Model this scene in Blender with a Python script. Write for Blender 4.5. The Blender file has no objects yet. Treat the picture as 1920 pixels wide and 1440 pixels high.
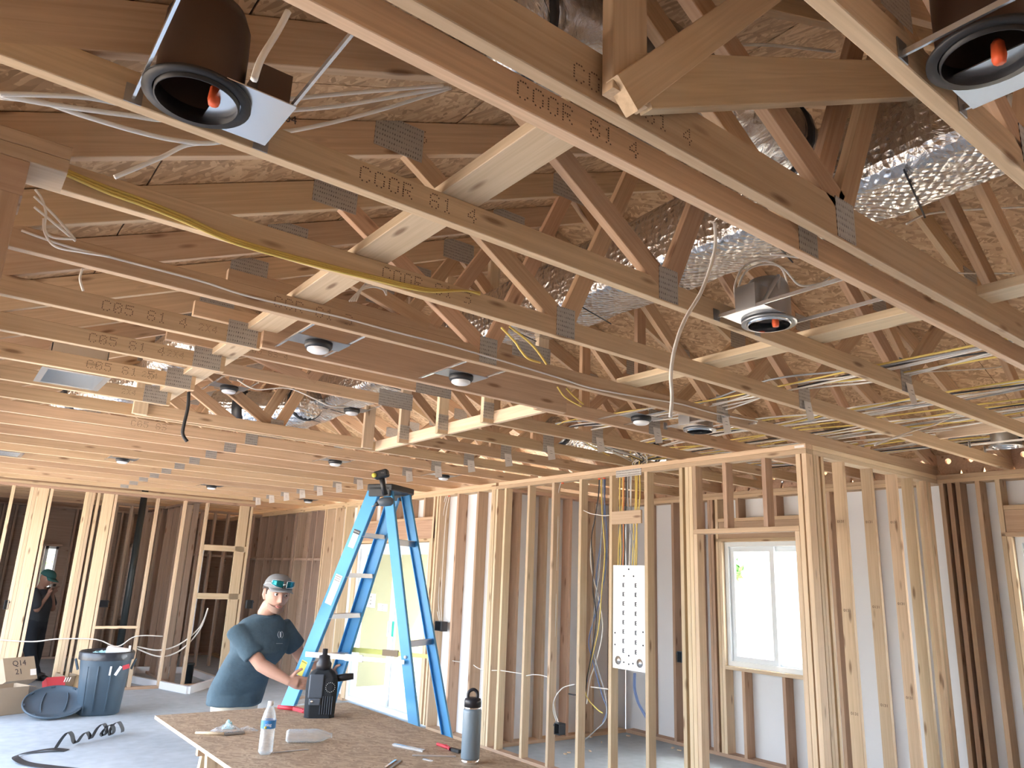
import bpy, bmesh, math, random
from mathutils import Vector, Matrix
random.seed(7)
PI = math.pi
SC = bpy.context.scene
COL = SC.collection

# ------------------------------------------------------------------ camera
# world: X runs along the roof trusses, Y runs across them, floor at z = 0
F, YAW, PITCH, ROLL, CZ = 1397.8, 0.924707, 0.257516, 0.0405573, 1.74
cd = Vector((math.cos(YAW)*math.cos(PITCH), math.sin(YAW)*math.cos(PITCH), math.sin(PITCH)))
_r = cd.cross(Vector((0, 0, 1))).normalized(); _u = _r.cross(cd)
cr = _r*math.cos(ROLL) + _u*math.sin(ROLL)
cu = -_r*math.sin(ROLL) + _u*math.cos(ROLL)
CP = Vector((0, 0, CZ))
cam_data = bpy.data.cameras.new('camera'); cam = bpy.data.objects.new('camera', cam_data); COL.objects.link(cam)
cam_data.sensor_fit = 'HORIZONTAL'; cam_data.sensor_width = 36; cam_data.lens = F/1920*36
cam_data.clip_start = 0.05; cam_data.clip_end = 300
m = Matrix((( cr.x, cu.x, -cd.x, 0), (cr.y, cu.y, -cd.y, 0), (cr.z, cu.z, -cd.z, CZ), (0, 0, 0, 1)))
cam.matrix_world = m
SC.camera = cam
# ------------------------------------------------------------------ world, sun, exposure
w = bpy.data.worlds.new('sky'); SC.world = w; w.use_nodes = True
nt = w.node_tree; nt.nodes.clear()
sky = nt.nodes.new('ShaderNodeTexSky'); sky.sky_type = 'NISHITA'; sky.sun_disc = False
sky.sun_elevation = math.radians(56); sky.sun_rotation = math.radians(60); sky.dust_density = 2.5; sky.air_density = 1.0
bg = nt.nodes.new('ShaderNodeBackground'); bg.inputs[1].default_value = 0.5
wo = nt.nodes.new('ShaderNodeOutputWorld')
hs_ = nt.nodes.new('ShaderNodeHueSaturation'); hs_.inputs['Saturation'].default_value = .55; nt.links.new(sky.outputs[0], hs_.inputs['Color']); nt.links.new(hs_.outputs[0], bg.inputs[0]); nt.links.new(bg.outputs[0], wo.inputs[0])
sun_d = bpy.data.lights.new('sun', 'SUN'); sun_d.energy = 4.5; sun_d.angle = math.radians(0.6); sun_d.color = (1, .95, .87)
sun = bpy.data.objects.new('sun', sun_d); COL.objects.link(sun)
sv = Vector((0.50, -0.28, 0.95)).normalized()          # towards the sun
sun.rotation_euler = sv.to_track_quat('Z', 'Y').to_euler(); sun.location = (12, -6, 20)
sky.sun_rotation = math.atan2(sv.x, sv.y); sky.sun_elevation = math.asin(sv.z)
SC.view_settings.view_transform = 'Standard'; SC.view_settings.look = 'None'
SC.view_settings.exposure = 2.5; SC.view_settings.gamma = 1; SC.view_settings.use_curve_mapping = False
try:
    SC.cycles.max_bounces = 10; SC.cycles.diffuse_bounces = 6; SC.cycles.sample_clamp_indirect = 8
except Exception: pass

# ------------------------------------------------------------------ measuring helpers
def ray(x, y): return cd + cr*((x-960)/F) - cu*((y-720)/F)
def at(x, y, ax, val):          # where the sight line through a photo point meets the plane axis = val
    d = ray(x, y); return CP + d*((val-CP[ax])/d[ax])
def deep(x, y, t): return CP + ray(x, y)*t
def V(*a): return Vector(a)

# ------------------------------------------------------------------ materials
M = {}
def newmat(name):
    mt = bpy.data.materials.new(name); mt.use_nodes = True
    n = mt.node_tree; b = n.nodes['Principled BSDF']; M[name] = mt
    return mt, n, b
def N(n, t, **k):
    o = n.nodes.new(t)
    for a, v in k.items():
        if a.startswith('i_'): o.inputs[int(a[2:])].default_value = v
        else: setattr(o, a, v)
    return o
def plain(name, col, rough=.6, metal=0, noise=.0, nscale=20, bump=0, **kw):
    mt, n, b = newmat(name)
    b.inputs['Base Color'].default_value = (*col, 1); b.inputs['Roughness'].default_value = rough; b.inputs['Metallic'].default_value = metal
    for k, v in kw.items(): b.inputs[k].default_value = v
    if noise or bump:
        tc = N(n, 'ShaderNodeTexCoord'); ns = N(n, 'ShaderNodeTexNoise'); ns.inputs['Scale'].default_value = nscale; ns.inputs['Detail'].default_value = 4
        n.links.new(tc.outputs['Object'], ns.inputs['Vector'])
        if noise:
            mx = N(n, 'ShaderNodeMix', data_type='RGBA'); mx.inputs[6].default_value = (*[max(0, c*(1-noise)) for c in col], 1); mx.inputs[7].default_value = (*[min(1, c*(1+noise)) for c in col], 1)
            n.links.new(ns.outputs[0], mx.inputs[0]); n.links.new(mx.outputs[2], b.inputs['Base Color'])
        if bump:
            bp = N(n, 'ShaderNodeBump'); bp.inputs['Strength'].default_value = bump; bp.inputs['Distance'].default_value = .01
            n.links.new(ns.outputs[0], bp.inputs['Height']); n.links.new(bp.outputs[0], b.inputs['Normal'])
    return mt
def wood(name, c0, c1, knot=(.16, .07, .03), stretch=14, var=.16):
    mt, n, b = newmat(name); L = n.links.new
    tc = N(n, 'ShaderNodeTexCoord'); oi = N(n, 'ShaderNodeObjectInfo')
    mp = N(n, 'ShaderNodeMapping'); mp.inputs['Scale'].default_value = (1.2, stretch*3, stretch*3)
    off = N(n, 'ShaderNodeVectorMath', operation='SCALE'); cmb = N(n, 'ShaderNodeCombineXYZ')
    for i in range(3): L(oi.outputs['Random'], cmb.inputs[i])
    L(cmb.outputs[0], off.inputs[0]); off.inputs['Scale'].default_value = 37
    ad = N(n, 'ShaderNodeVectorMath', operation='ADD'); L(tc.outputs['Object'], ad.inputs[0]); L(off.outputs[0], ad.inputs[1])
    L(ad.outputs[0], mp.inputs['Vector'])
    n1 = N(n, 'ShaderNodeTexNoise'); n1.inputs['Scale'].default_value = 1.6; n1.inputs['Detail'].default_value = 5; n1.inputs['Distortion'].default_value = .6
    L(mp.outputs[0], n1.inputs['Vector'])
    mp2 = N(n, 'ShaderNodeMapping'); mp2.inputs['Scale'].default_value = (2.6, 11, 11); L(ad.outputs[0], mp2.inputs['Vector'])
    vo = N(n, 'ShaderNodeTexVoronoi'); vo.inputs['Scale'].default_value = 1.0; vo.inputs['Randomness'].default_value = 1; L(mp2.outputs[0], vo.inputs['Vector'])
    kr = N(n, 'ShaderNodeValToRGB'); kr.color_ramp.elements[0].position = .07; kr.color_ramp.elements[0].color = (1, 1, 1, 1); kr.color_ramp.elements[1].position = .17; kr.color_ramp.elements[1].color = (0, 0, 0, 1)
    L(vo.outputs['Distance'], kr.inputs[0])
    mx = N(n, 'ShaderNodeMix', data_type='RGBA'); mx.inputs[6].default_value = (*c0, 1); mx.inputs[7].default_value = (*c1, 1)
    rp = N(n, 'ShaderNodeMapRange'); rp.inputs[1].default_value = .32; rp.inputs[2].default_value = .68; L(n1.outputs[0], rp.inputs[0]); L(rp.outputs[0], mx.inputs[0])
    kx = N(n, 'ShaderNodeMix', data_type='RGBA'); kx.inputs[7].default_value = (*knot, 1); L(mx.outputs[2], kx.inputs[6])
    km = N(n, 'ShaderNodeMath', operation='MULTIPLY'); km.inputs[1].default_value = .75; L(kr.outputs[0], km.inputs[0]); L(km.outputs[0], kx.inputs[0])
    hs = N(n, 'ShaderNodeHueSaturation'); L(kx.outputs[2], hs.inputs['Color'])
    vr = N(n, 'ShaderNodeMapRange'); vr.inputs[3].default_value = 1-var; vr.inputs[4].default_value = 1+var; L(oi.outputs['Random'], vr.inputs[0]); L(vr.outputs[0], hs.inputs['Value'])
    f = N(n, 'ShaderNodeMath', operation='MULTIPLY'); f.inputs[1].default_value = 7.31; L(oi.outputs['Random'], f.inputs[0])
    fr = N(n, 'ShaderNodeMath', operation='FRACT'); L(f.outputs[0], fr.inputs[0])
    hr = N(n, 'ShaderNodeMapRange'); hr.inputs[3].default_value = .492; hr.inputs[4].default_value = .507; L(fr.outputs[0], hr.inputs[0]); L(hr.outputs[0], hs.inputs['Hue'])
    L(hs.outputs[0], b.inputs['Base Color']); b.inputs['Roughness'].default_value = .72
    bp = N(n, 'ShaderNodeBump'); bp.inputs['Strength'].default_value = .25; bp.inputs['Distance'].default_value = .002; L(n1.outputs[0], bp.inputs['Height']); L(bp.outputs[0], b.inputs['Normal'])
    return mt
wood('truss_wood', (.54, .38, .235), (.66, .485, .315))
wood('web_wood', (.49, .315, .19), (.60, .41, .26))
wood('stud_wood', (.60, .455, .29), (.71, .555, .38))
wood('stud_wood_brown', (.43, .29, .195), (.54, .375, .26))
wood('plate_wood', (.54, .39, .245), (.65, .49, .32))
wood('pale_wood', (.64, .50, .34), (.75, .61, .44))
wood('shaded_stud_wood', (.30, .215, .165), (.39, .29, .225))  # stud wood with the shade of the unlit rooms put into its colour
def osb(name, cols, scale=26, dark=.55):
    mt, n, b = newmat(name); L = n.links.new
    tc = N(n, 'ShaderNodeTexCoord'); prev = None
    ns = N(n, 'ShaderNodeTexNoise'); ns.inputs['Scale'].default_value = 3.0; L(tc.outputs['Object'], ns.inputs['Vector'])
    for i, (rot, sc) in enumerate([(.3, 1), (1.25, 1.15), (2.2, .9)]):
        mp = N(n, 'ShaderNodeMapping', vector_type='TEXTURE'); mp.inputs['Rotation'].default_value = (0, 0, rot); mp.inputs['Scale'].default_value = (1/(scale*sc*.42), 1/(scale*sc*1.5), 1/(scale*.4))
        L(tc.outputs['Object'], mp.inputs['Vector'])
        v = N(n, 'ShaderNodeTexVoronoi'); v.inputs['Scale'].default_value = 1; L(mp.outputs[0], v.inputs['Vector'])
        sp = N(n, 'ShaderNodeSeparateColor'); L(v.outputs['Color'], sp.inputs[0])
        rp = N(n, 'ShaderNodeValToRGB'); e = rp.color_ramp.elements
        e[0].color = (*cols[0], 1); e[1].color = (*cols[2], 1); e.new(.5).color = (*cols[1], 1); L(sp.outputs[0], rp.inputs[0])
        if prev is None: prev = rp.outputs[0]; hgt = sp.outputs[1]
        else:
            th = N(n, 'ShaderNodeMath', operation='GREATER_THAN'); th.inputs[1].default_value = .52; L(sp.outputs[2], th.inputs[0])
            mx = N(n, 'ShaderNodeMix', data_type='RGBA'); L(th.outputs[0], mx.inputs[0]); L(prev, mx.inputs[6]); L(rp.outputs[0], mx.inputs[7]); prev = mx.outputs[2]
    L(prev, b.inputs['Base Color']); b.inputs['Roughness'].default_value = .65
    bp = N(n, 'ShaderNodeBump'); bp.inputs['Strength'].default_value = .5; bp.inputs['Distance'].default_value = .003; L(hgt, bp.inputs['Height']); L(bp.outputs[0], b.inputs['Normal'])
    return mt
osb('roof_osb', scale=36, cols=[(.32, .195, .10), (.48, .305, .17), (.64, .44, .26)])
osb('table_osb', [(.32, .225, .15), (.43, .32, .215), (.55, .43, .30)], scale=58)
def concrete():
    mt, n, b = newmat('concrete'); L = n.links.new
    tc = N(n, 'ShaderNodeTexCoord'); a = N(n, 'ShaderNodeTexNoise'); a.inputs['Scale'].default_value = .7; a.inputs['Detail'].default_value = 8; L(tc.outputs['Object'], a.inputs['Vector'])
    c = N(n, 'ShaderNodeTexNoise'); c.inputs['Scale'].default_value = 9; c.inputs['Detail'].default_value = 6; L(tc.outputs['Object'], c.inputs['Vector'])
    r = N(n, 'ShaderNodeValToRGB'); r.color_ramp.elements[0].position = .35; r.color_ramp.elements[0].color = (.33, .385, .43, 1); r.color_ramp.elements[1].position = .7; r.color_ramp.elements[1].color = (.46, .525, .575, 1); L(a.outputs[0], r.inputs[0])
    mx = N(n, 'ShaderNodeMix', data_type='RGBA'); mx.blend_type = 'OVERLAY'; mx.inputs[0].default_value = .22; L(r.outputs[0], mx.inputs[6]); L(c.outputs[0], mx.inputs[7])
    L(mx.outputs[2], b.inputs['Base Color']); b.inputs['Roughness'].default_value = .75
concrete()
plain('dirt', (.58, .49, .39), .95, noise=.25, nscale=2.5)
plain('wrap', (.78, .80, .83), .75, noise=.05, nscale=1.5, bump=.35)
def foil(name, quilt=True, tint=(.80, .79, .78)):
    mt, n, b = newmat(name); L = n.links.new
    b.inputs['Base Color'].default_value = (*tint, 1); b.inputs['Metallic'].default_value = 1; b.inputs['Roughness'].default_value = .22
    tc = N(n, 'ShaderNodeTexCoord'); ns = N(n, 'ShaderNodeTexNoise'); ns.inputs['Scale'].default_value = 9; ns.inputs['Detail'].default_value = 6; ns.inputs['Distortion'].default_value = 1.5
    L(tc.outputs['Object'], ns.inputs['Vector'])
    h = ns.outputs[0]
    if quilt:
        mp = N(n, 'ShaderNodeMapping'); mp.inputs['Rotation'].default_value = (0, 0, .8); L(tc.outputs['Object'], mp.inputs['Vector'])
        v = N(n, 'ShaderNodeTexVoronoi'); v.inputs['Scale'].default_value = 30; v.inputs['Randomness'].default_value = .35; L(mp.outputs[0], v.inputs['Vector'])
        a = N(n, 'ShaderNodeMath', operation='MULTIPLY_ADD'); a.inputs[1].default_value = .5; L(v.outputs['Distance'], a.inputs[0]); L(ns.outputs[0], a.inputs[2]); h = a.outputs[0]
    bp = N(n, 'ShaderNodeBump'); bp.inputs['Strength'].default_value = .9; bp.inputs['Distance'].default_value = .02; L(h, bp.inputs['Height']); L(bp.outputs[0], b.inputs['Normal'])
foil('foil'); foil('foil_dark', False, (.55, .55, .56))
def galv(name):
    mt, n, b = newmat(name); L = n.links.new
    tc = N(n, 'ShaderNodeTexCoord'); mp = N(n, 'ShaderNodeMapping'); mp.inputs['Scale'].default_value = (90, 90, 45); L(tc.outputs['Object'], mp.inputs['Vector'])
    v = N(n, 'ShaderNodeTexVoronoi'); v.inputs['Scale'].default_value = 1; v.inputs['Randomness'].default_value = .1; L(mp.outputs[0], v.inputs['Vector'])
    r = N(n, 'ShaderNodeValToRGB'); r.color_ramp.elements[0].position = .2; r.color_ramp.elements[0].color = (.10, .09, .09, 1); r.color_ramp.elements[1].position = .36; r.color_ramp.elements[1].color = (.50, .49, .47, 1); L(v.outputs['Distance'], r.inputs[0])
    L(r.outputs[0], b.inputs['Base Color']); b.inputs['Metallic'].default_value = .55; b.inputs['Roughness'].default_value = .5
    bp = N(n, 'ShaderNodeBump'); bp.inputs['Strength'].default_value = .8; bp.inputs['Distance'].default_value = .003; L(v.outputs['Distance'], bp.inputs['Height']); L(bp.outputs[0], b.inputs['Normal'])
galv('nail_plate')
plain('steel', (.40, .40, .40), .42, .9, bump=.05, nscale=60)
plain('bright_steel', (.78, .80, .82), .25, .9)
plain('chrome', (.85, .86, .88), .12, 1)
plain('aluminium', (.66, .66, .68), .4, .9)
plain('black_can', (.022, .020, .020), .5, .1)
plain('brown_can', (.10, .065, .05), .4, .6, noise=.2, nscale=6)
plain('orange_plastic', (.85, .13, .04), .5)
plain('white_cable', (.78, .76, .72), .5)
plain('yellow_cable', (.75, .58, .16), .5)
plain('black_cable', (.03, .03, .035), .5)
plain('blue_cable', (.12, .18, .36), .5)
plain('grey_cable', (.36, .38, .41), .5)
plain('orange_cable', (.72, .27, .10), .5)
plain('blue_rail', (.07, .36, .70), .42, noise=.08, nscale=8)
plain('black_plastic', (.02, .022, .026), .45)
plain('grey_plastic', (.10, .13, .17), .5, noise=.15, nscale=5)
plain('box_plastic', (.05, .055, .065), .5)
plain('white_plastic', (.80, .82, .84), .4)
plain('white_paper', (.82, .80, .77), .8)
plain('yellow_label', (.78, .72, .12), .6)
plain('yellow_strip', (.75, .78, .22), .5)
plain('ink', (.05, .04, .045), .8)
plain('faded_ink', (.12, .075, .05), .8)
plain('red_ink', (.5, .06, .05), .8)
plain('vinyl', (.78, .84, .88), .4)
plain('panel_white', (.90, .93, .93), .45)
plain('slot', (.04, .04, .05), .7)
plain('green_sticker', (.05, .55, .42), .5)
plain('cardboard', (.34, .26, .18), .85, noise=.1, nscale=8)
plain('red_box', (.55, .05, .07), .6)
plain('red_plastic', (.60, .04, .06), .45)
plain('skin', (.50, .285, .205), .55, noise=.06, nscale=30)
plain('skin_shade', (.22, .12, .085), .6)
plain('hair', (.035, .022, .015), .8)
plain('lips', (.50, .20, .17), .5)
plain('stubble', (.30, .19, .14), .8)
plain('eye_white', (.75, .72, .70), .3)
plain('iris', (.05, .03, .02), .2)
plain('shirt', (.055, .095, .125), .9, noise=.18, nscale=40, bump=.25)
plain('shirt_dark', (.022, .028, .035), .9, noise=.1, nscale=20)
plain('logo_grey', (.42, .46, .50), .8)
plain('light_trousers', (.60, .56, .47), .9, noise=.08, nscale=20)
plain('dark_trousers', (.012, .016, .024), .9)
plain('cap_grey', (.22, .22, .22), .85, noise=.1, nscale=60)
plain('cap_black', (.025, .028, .03), .9)
plain('cap_green', (.012, .07, .07), .85)
plain('lens', (.01, .16, .19), .08, .7)
plain('frame_silver', (.62, .70, .72), .25, .6)
plain('boot', (.02, .02, .022), .7)
plain('flask_blue', (.20, .27, .33), .38)
plain('flask_black', (.02, .022, .03), .4)
plain('strap_black', (.028, .03, .035), .6)
plain('bin_grey', (.055, .085, .115), .5, noise=.25, nscale=4)
plain('bag_black', (.03, .035, .045), .3, bump=.4, nscale=18)
plain('stucco', (.20, .19, .115), .9, noise=.06, nscale=8)
plain('leaf', (.10, .26, .05), .8, noise=.3, nscale=9)
plain('pipe_black', (.02, .03, .035), .4)
plain('window_label', (.70, .78, .72), .7)
plain('bottle_label', (.03, .22, .60), .5)
plain('teal_wrap', (.35, .62, .68), .3)
plain('tree_bark', (.12, .08, .05), .9)
mt, n, b = newmat('glass'); b.inputs['Base Color'].default_value = (.93, .97, .96, 1); b.inputs['Roughness'].default_value = .02; b.inputs['Transmission Weight'].default_value = 1; b.inputs['IOR'].default_value = 1.02
mt, n, b = newmat('clear_plastic'); b.inputs['Base Color'].default_value = (.80, .88, .93, 1); b.inputs['Roughness'].default_value = .06; b.inputs['Specular IOR Level'].default_value = .9
fr = N(n, 'ShaderNodeLayerWeight'); fr.inputs['Blend'].default_value = .35; mr = N(n, 'ShaderNodeMapRange'); mr.inputs[3].default_value = .10; mr.inputs[4].default_value = .75; n.links.new(fr.outputs['Facing'], mr.inputs[0]); n.links.new(mr.outputs[0], b.inputs['Alpha'])

# ------------------------------------------------------------------ object helpers
WO = {}                                    # world origin of every parent (none of them is rotated)
def link(o, parent, loc):
    COL.objects.link(o)
    loc = Vector(loc)
    if parent is not None:
        o.parent = parent; o.location = loc - WO[parent.name]
    else: o.location = loc
    WO[o.name] = loc
    return o
def tag(o, label=None, cat=None, group=None, kind=None):
    if label: o['label'] = label
    if cat: o['category'] = cat
    if group: o['group'] = group
    if kind: o['kind'] = kind
    return o
def thing(name, label, cat, loc=(0, 0, 0), group=None, kind=None):
    return tag(link(bpy.data.objects.new(name, None), None, loc), label, cat, group, kind)
class MB:
    def __init__(s): s.v = []; s.f = []; s.sm = []
    def add(s, vs, fs, smooth=False):
        k = len(s.v); s.v += [Vector(v) for v in vs]; s.f += [tuple(i+k for i in f) for f in fs]; s.sm += [smooth]*len(fs); return s
    def box(s, x0, x1, y0, y1, z0, z1):
        return s.add([(x0,y0,z0),(x1,y0,z0),(x1,y1,z0),(x0,y1,z0),(x0,y0,z1),(x1,y0,z1),(x1,y1,z1),(x0,y1,z1)],
                     [(0,3,2,1),(4,5,6,7),(0,1,5,4),(1,2,6,5),(2,3,7,6),(3,0,4,7)])
    def bar(s, p, q, w, t, up=(0,0,1)):     # w across (side), t along up
        p, q = Vector(p), Vector(q); d = (q-p).normalized(); up = Vector(up)
        sd = d.cross(up).normalized()*w/2; u = sd.normalized().cross(d).normalized()*t/2
        vs = [p-sd-u, p+sd-u, p+sd+u, p-sd+u, q-sd-u, q+sd-u, q+sd+u, q-sd+u]
        return s.add(vs, [(0,3,2,1),(4,5,6,7),(0,1,5,4),(1,2,6,5),(2,3,7,6),(3,0,4,7)])
    def tube(s, pts, r, n=8, closed=False, cap=True):
        pts = [Vector(p) for p in pts]; k = len(pts); rs = r if isinstance(r, (list, tuple)) else [r]*k
        vs = []; prev = None
        for i, p in enumerate(pts):
            a = pts[(i-1) % k] if (closed or i > 0) else p; b = pts[(i+1) % k] if (closed or i < k-1) else p
            d = (b-a).normalized() if (b-a).length > 1e-9 else Vector((0,0,1))
            if prev is None:
                u = d.cross(Vector((0,0,1)));  u = d.cross(Vector((1,0,0))) if u.length < .05 else u
            else: u = prev - d*prev.dot(d)
            u.normalize(); prev = u; w_ = d.cross(u)
            for j in range(n):
                t = 2*PI*j/n; vs.append(p + (u*math.cos(t)+w_*math.sin(t))*rs[i])
        fs = []
        for i in range(k if closed else k-1):
            for j in range(n):
                a = i*n+j; b = i*n+(j+1) % n; c = ((i+1) % k)*n+(j+1) % n; d = ((i+1) % k)*n+j
                fs.append((a, b, c, d))
        if cap and not closed: fs.append(tuple(range(n-1, -1, -1))); fs.append(tuple((k-1)*n+j for j in range(n)))
        return s.add(vs, fs, True)
    def lathe(s, prof, c=(0,0,0), n=24, axis='Z', sx=1, sy=1, smooth=True, caps=True):
        c = Vector(c); vs = []; k = len(prof)
        for r, z in prof:
            for j in range(n):
                t = 2*PI*j/n; a, b = r*math.cos(t)*sx, r*math.sin(t)*sy
                vs.append(c + (Vector((a, b, z)) if axis == 'Z' else Vector((z, a, b)) if axis == 'X' else Vector((b, z, a))))
        fs = [(i*n+j, i*n+(j+1) % n, (i+1)*n+(j+1) % n, (i+1)*n+j) for i in range(k-1) for j in range(n)]
        if caps and prof[0][0] > 1e-6: fs.append(tuple(range(n-1, -1, -1)))
        if caps and prof[-1][0] > 1e-6: fs.append(tuple((k-1)*n+j for j in range(n)))
        return s.add(vs, fs, smooth)
    def build(s, name, mat, parent=None, loc=None):
        if loc is None: loc = WO[parent.name] if parent is not None else Vector((0,0,0))
        loc = Vector(loc)
        me = bpy.data.meshes.new(name); me.from_pydata([tuple(v-loc) for v in s.v], [], s.f); me.update()
        for p, sm in zip(me.polygons, s.sm): p.use_smooth = sm
        me.materials.append(M[mat] if isinstance(mat, str) else mat)
        return link(bpy.data.objects.new(name, me), parent, loc)
def bev(o, w=.004, seg=1):
    b = o.modifiers.new('bevel', 'BEVEL'); b.width = w; b.segments = seg; b.limit_method = 'ANGLE'; return o
_box = {}
def lumber(name, p, q, w, t, mat, parent=None, up=(0, 0, 1), chamfer=0):
    """a stick from p to q: w is its size across, t its size along 'up'; grain runs along its own X axis"""
    p, q = Vector(p), Vector(q); d = q-p; L = d.length; x = d.normalized(); up = Vector(up)
    y = up.cross(x).normalized(); z = x.cross(y)
    key = (round(L, 3), round(w, 3), round(t, 3), mat)
    me = _box.get(key)
    if me is None:
        me = bpy.data.meshes.new(name)
        hw, ht = w/2, t/2; c = .0022
        sec = [(-hw+c,-ht),(hw-c,-ht),(hw,-ht+c),(hw,ht-c),(hw-c,ht),(-hw+c,ht),(-hw,ht-c),(-hw,-ht+c)]
        vs = [(xx, a, b) for xx in (0, L) for a, b in sec]
        fs = [(i, (i+1) % 8, 8+(i+1) % 8, 8+i) for i in range(8)] + [tuple(range(7,-1,-1)), tuple(range(8,16))]
        me.from_pydata(vs, [], fs); me.update(); me.materials.append(M[mat]); _box[key] = me
    o = bpy.data.objects.new(name, me)
    link(o, parent, p)
    o.rotation_euler = Matrix((x, y, z)).transposed().to_euler()
    return o
def text(name, body, size, p, xd, yd, mat, parent, depth=.0004):
    cu_ = bpy.data.curves.new('t', 'FONT'); cu_.body = body; cu_.size = size; cu_.extrude = depth; cu_.resolution_u = 2; cu_.align_x = 'CENTER'; cu_.align_y = 'CENTER'
    ob = bpy.data.objects.new('t', cu_); me = bpy.data.meshes.new_from_object(ob)
    bpy.data.objects.remove(ob); me.name = name; me.materials.clear(); me.materials.append(M[mat])
    o = bpy.data.objects.new(name, me); link(o, parent, p)
    xd = Vector(xd).normalized(); yd = Vector(yd); yd = (yd-xd*yd.dot(xd)).normalized(); zd = xd.cross(yd)
    o.rotation_euler = Matrix((xd, yd, zd)).transposed().to_euler()
    return o
DOTS = {'C': '01110 10001 10000 10000 10000 10001 01110', 'O': '01110 10001 10001 10001 10001 10001 01110', 'R': '11110 10001 10001 11110 10100 10010 10001', '8': '01110 10001 10001 01110 10001 10001 01110', '1': '00100 01100 00100 00100 00100 00100 01110', '4': '00010 00110 01010 10010 11111 00010 00010', '3': '11110 00001 00001 01110 00001 00001 11110', '0': '01110 10001 10011 10101 11001 10001 01110', '5': '11111 10000 11110 00001 00001 10001 01110', '2': '01110 10001 00001 00010 00100 01000 11111', 'X': '10001 01010 00100 00100 00100 01010 10001', '6': '01110 10000 10000 11110 10001 10001 01110', '7': '11111 00001 00010 00100 01000 01000 01000'}
def dotprint(body, h, p, yfront, par):       # dot-matrix ink stamp on the near face of a chord
    mb = MB(); s = h/7; x = p[0]
    for ch in body:
        if ch in DOTS:
            for r, row in enumerate(DOTS[ch].split()):
                for c, b_ in enumerate(row):
                    if b_ == '1' and (r*7+c*3) % 11 != 4: cx, cz = x+c*s, p[2]+h/2-r*s; w_ = s*.30; mb.add([(cx-w_, yfront, cz-w_), (cx+w_, yfront, cz-w_), (cx+w_, yfront, cz+w_), (cx-w_, yfront, cz+w_)], [(0,1,2,3)])
        x += s*6.4
    o = mb.build('stamp_print', 'faded_ink', par); o['kind'] = 'stuff'; return o
def smooth_path(pts, n=6):
    pts = [Vector(p) for p in pts]; out = []
    for i in range(len(pts)-1):
        a = pts[max(0, i-1)]; b = pts[i]; c = pts[i+1]; d = pts[min(len(pts)-1, i+2)]
        for k in range(n):
            t = k/n; out.append(.5*((2*b)+(c-a)*t+(2*a-5*b+4*c-d)*t*t+(3*b-a-3*c+d)*t**3))
    out.append(pts[-1]); return out
def cable(label, pts, r, mat, name='cable', group=None, cat='cable', parent=None, n=6):
    o = MB().tube(smooth_path(pts), r, 6).build(name, mat, parent)
    if parent is None: tag(o, label, cat, group)
    return o
# ================================================================== SETTING
H = 2.821                 # underside of the trusses
X1, X2, YC, YP, YL, YB = 5.07, 7.20, 3.05, 6.95, 12.44, 16.8
T = .038
def struct(name, label, loc=(0, 0, 0)): return thing(name, label, None, loc, kind='structure')
fl = MB().box(-1.2, 7.5, -2.5, 18.6, -.12, 0).build('floor', 'concrete'); tag(fl, 'bare grey concrete slab floor', kind='structure')
gr = MB().box(-40, 60, -45, 60, -.3, -.16).build('ground', 'dirt'); tag(gr, 'bare sunlit dirt ground outside', kind='structure')

# ---- roof sheathing
roof = struct('ceiling', 'oriented strand board roof sheathing on the trusses')
SL = 5/12; RX = 3.6
nY = 9; y0r = -2.5; dy = (18.6-y0r)/nY
rows = 4; x_out = -.62
for side in (0, 1):
    for i in range(rows):
        xa = x_out+(RX-x_out)*i/rows; xb = x_out+(RX-x_out)*(i+1)/rows
        for j in range(nY):
            ya, yb = y0r+dy*j+.002, y0r+dy*(j+1)-.002
            off = 0
            za, zb = 3.035+SL*xa, 3.035+SL*xb
            g = .003
            pa, pb = (xa+g, xb-g) if not side else (2*RX-xa-g, 2*RX-xb+g)
            vs = [(pa, ya, za), (pb, ya, zb), (pb, yb, zb), (pa, yb, za)]
            vs += [(a, b, c+.013) for a, b, c in vs]
            fs = [(0,3,2,1),(4,5,6,7),(0,1,5,4),(1,2,6,5),(2,3,7,6),(3,0,4,7)]
            if side: fs = [tuple(reversed(f)) for f in fs]
            MB().add(vs, fs).build('sheathing_panel', 'roof_osb', roof, loc=((pa+pb)/2, (ya+yb)/2, (za+zb)/2))

for side in (0, 1):  # unseen cover sheets added above the panels, blocking daylight at their gaps
    xa, xb = x_out, RX; za, zb = 3.052+SL*xa, 3.052+SL*xb; pa, pb = (xa, xb) if not side else (2*RX-xa, 2*RX-xb)
    vs = [(pa, y0r, za), (pb, y0r, zb), (pb, 18.6, zb), (pa, 18.6, za)]; vs += [(a, b, c+.01) for a, b, c in vs]
    MB().add(vs, [(0,3,2,1),(4,5,6,7),(0,1,5,4),(1,2,6,5),(2,3,7,6),(3,0,4,7)]).build('gap_cover', 'black_plastic', roof)

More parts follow.
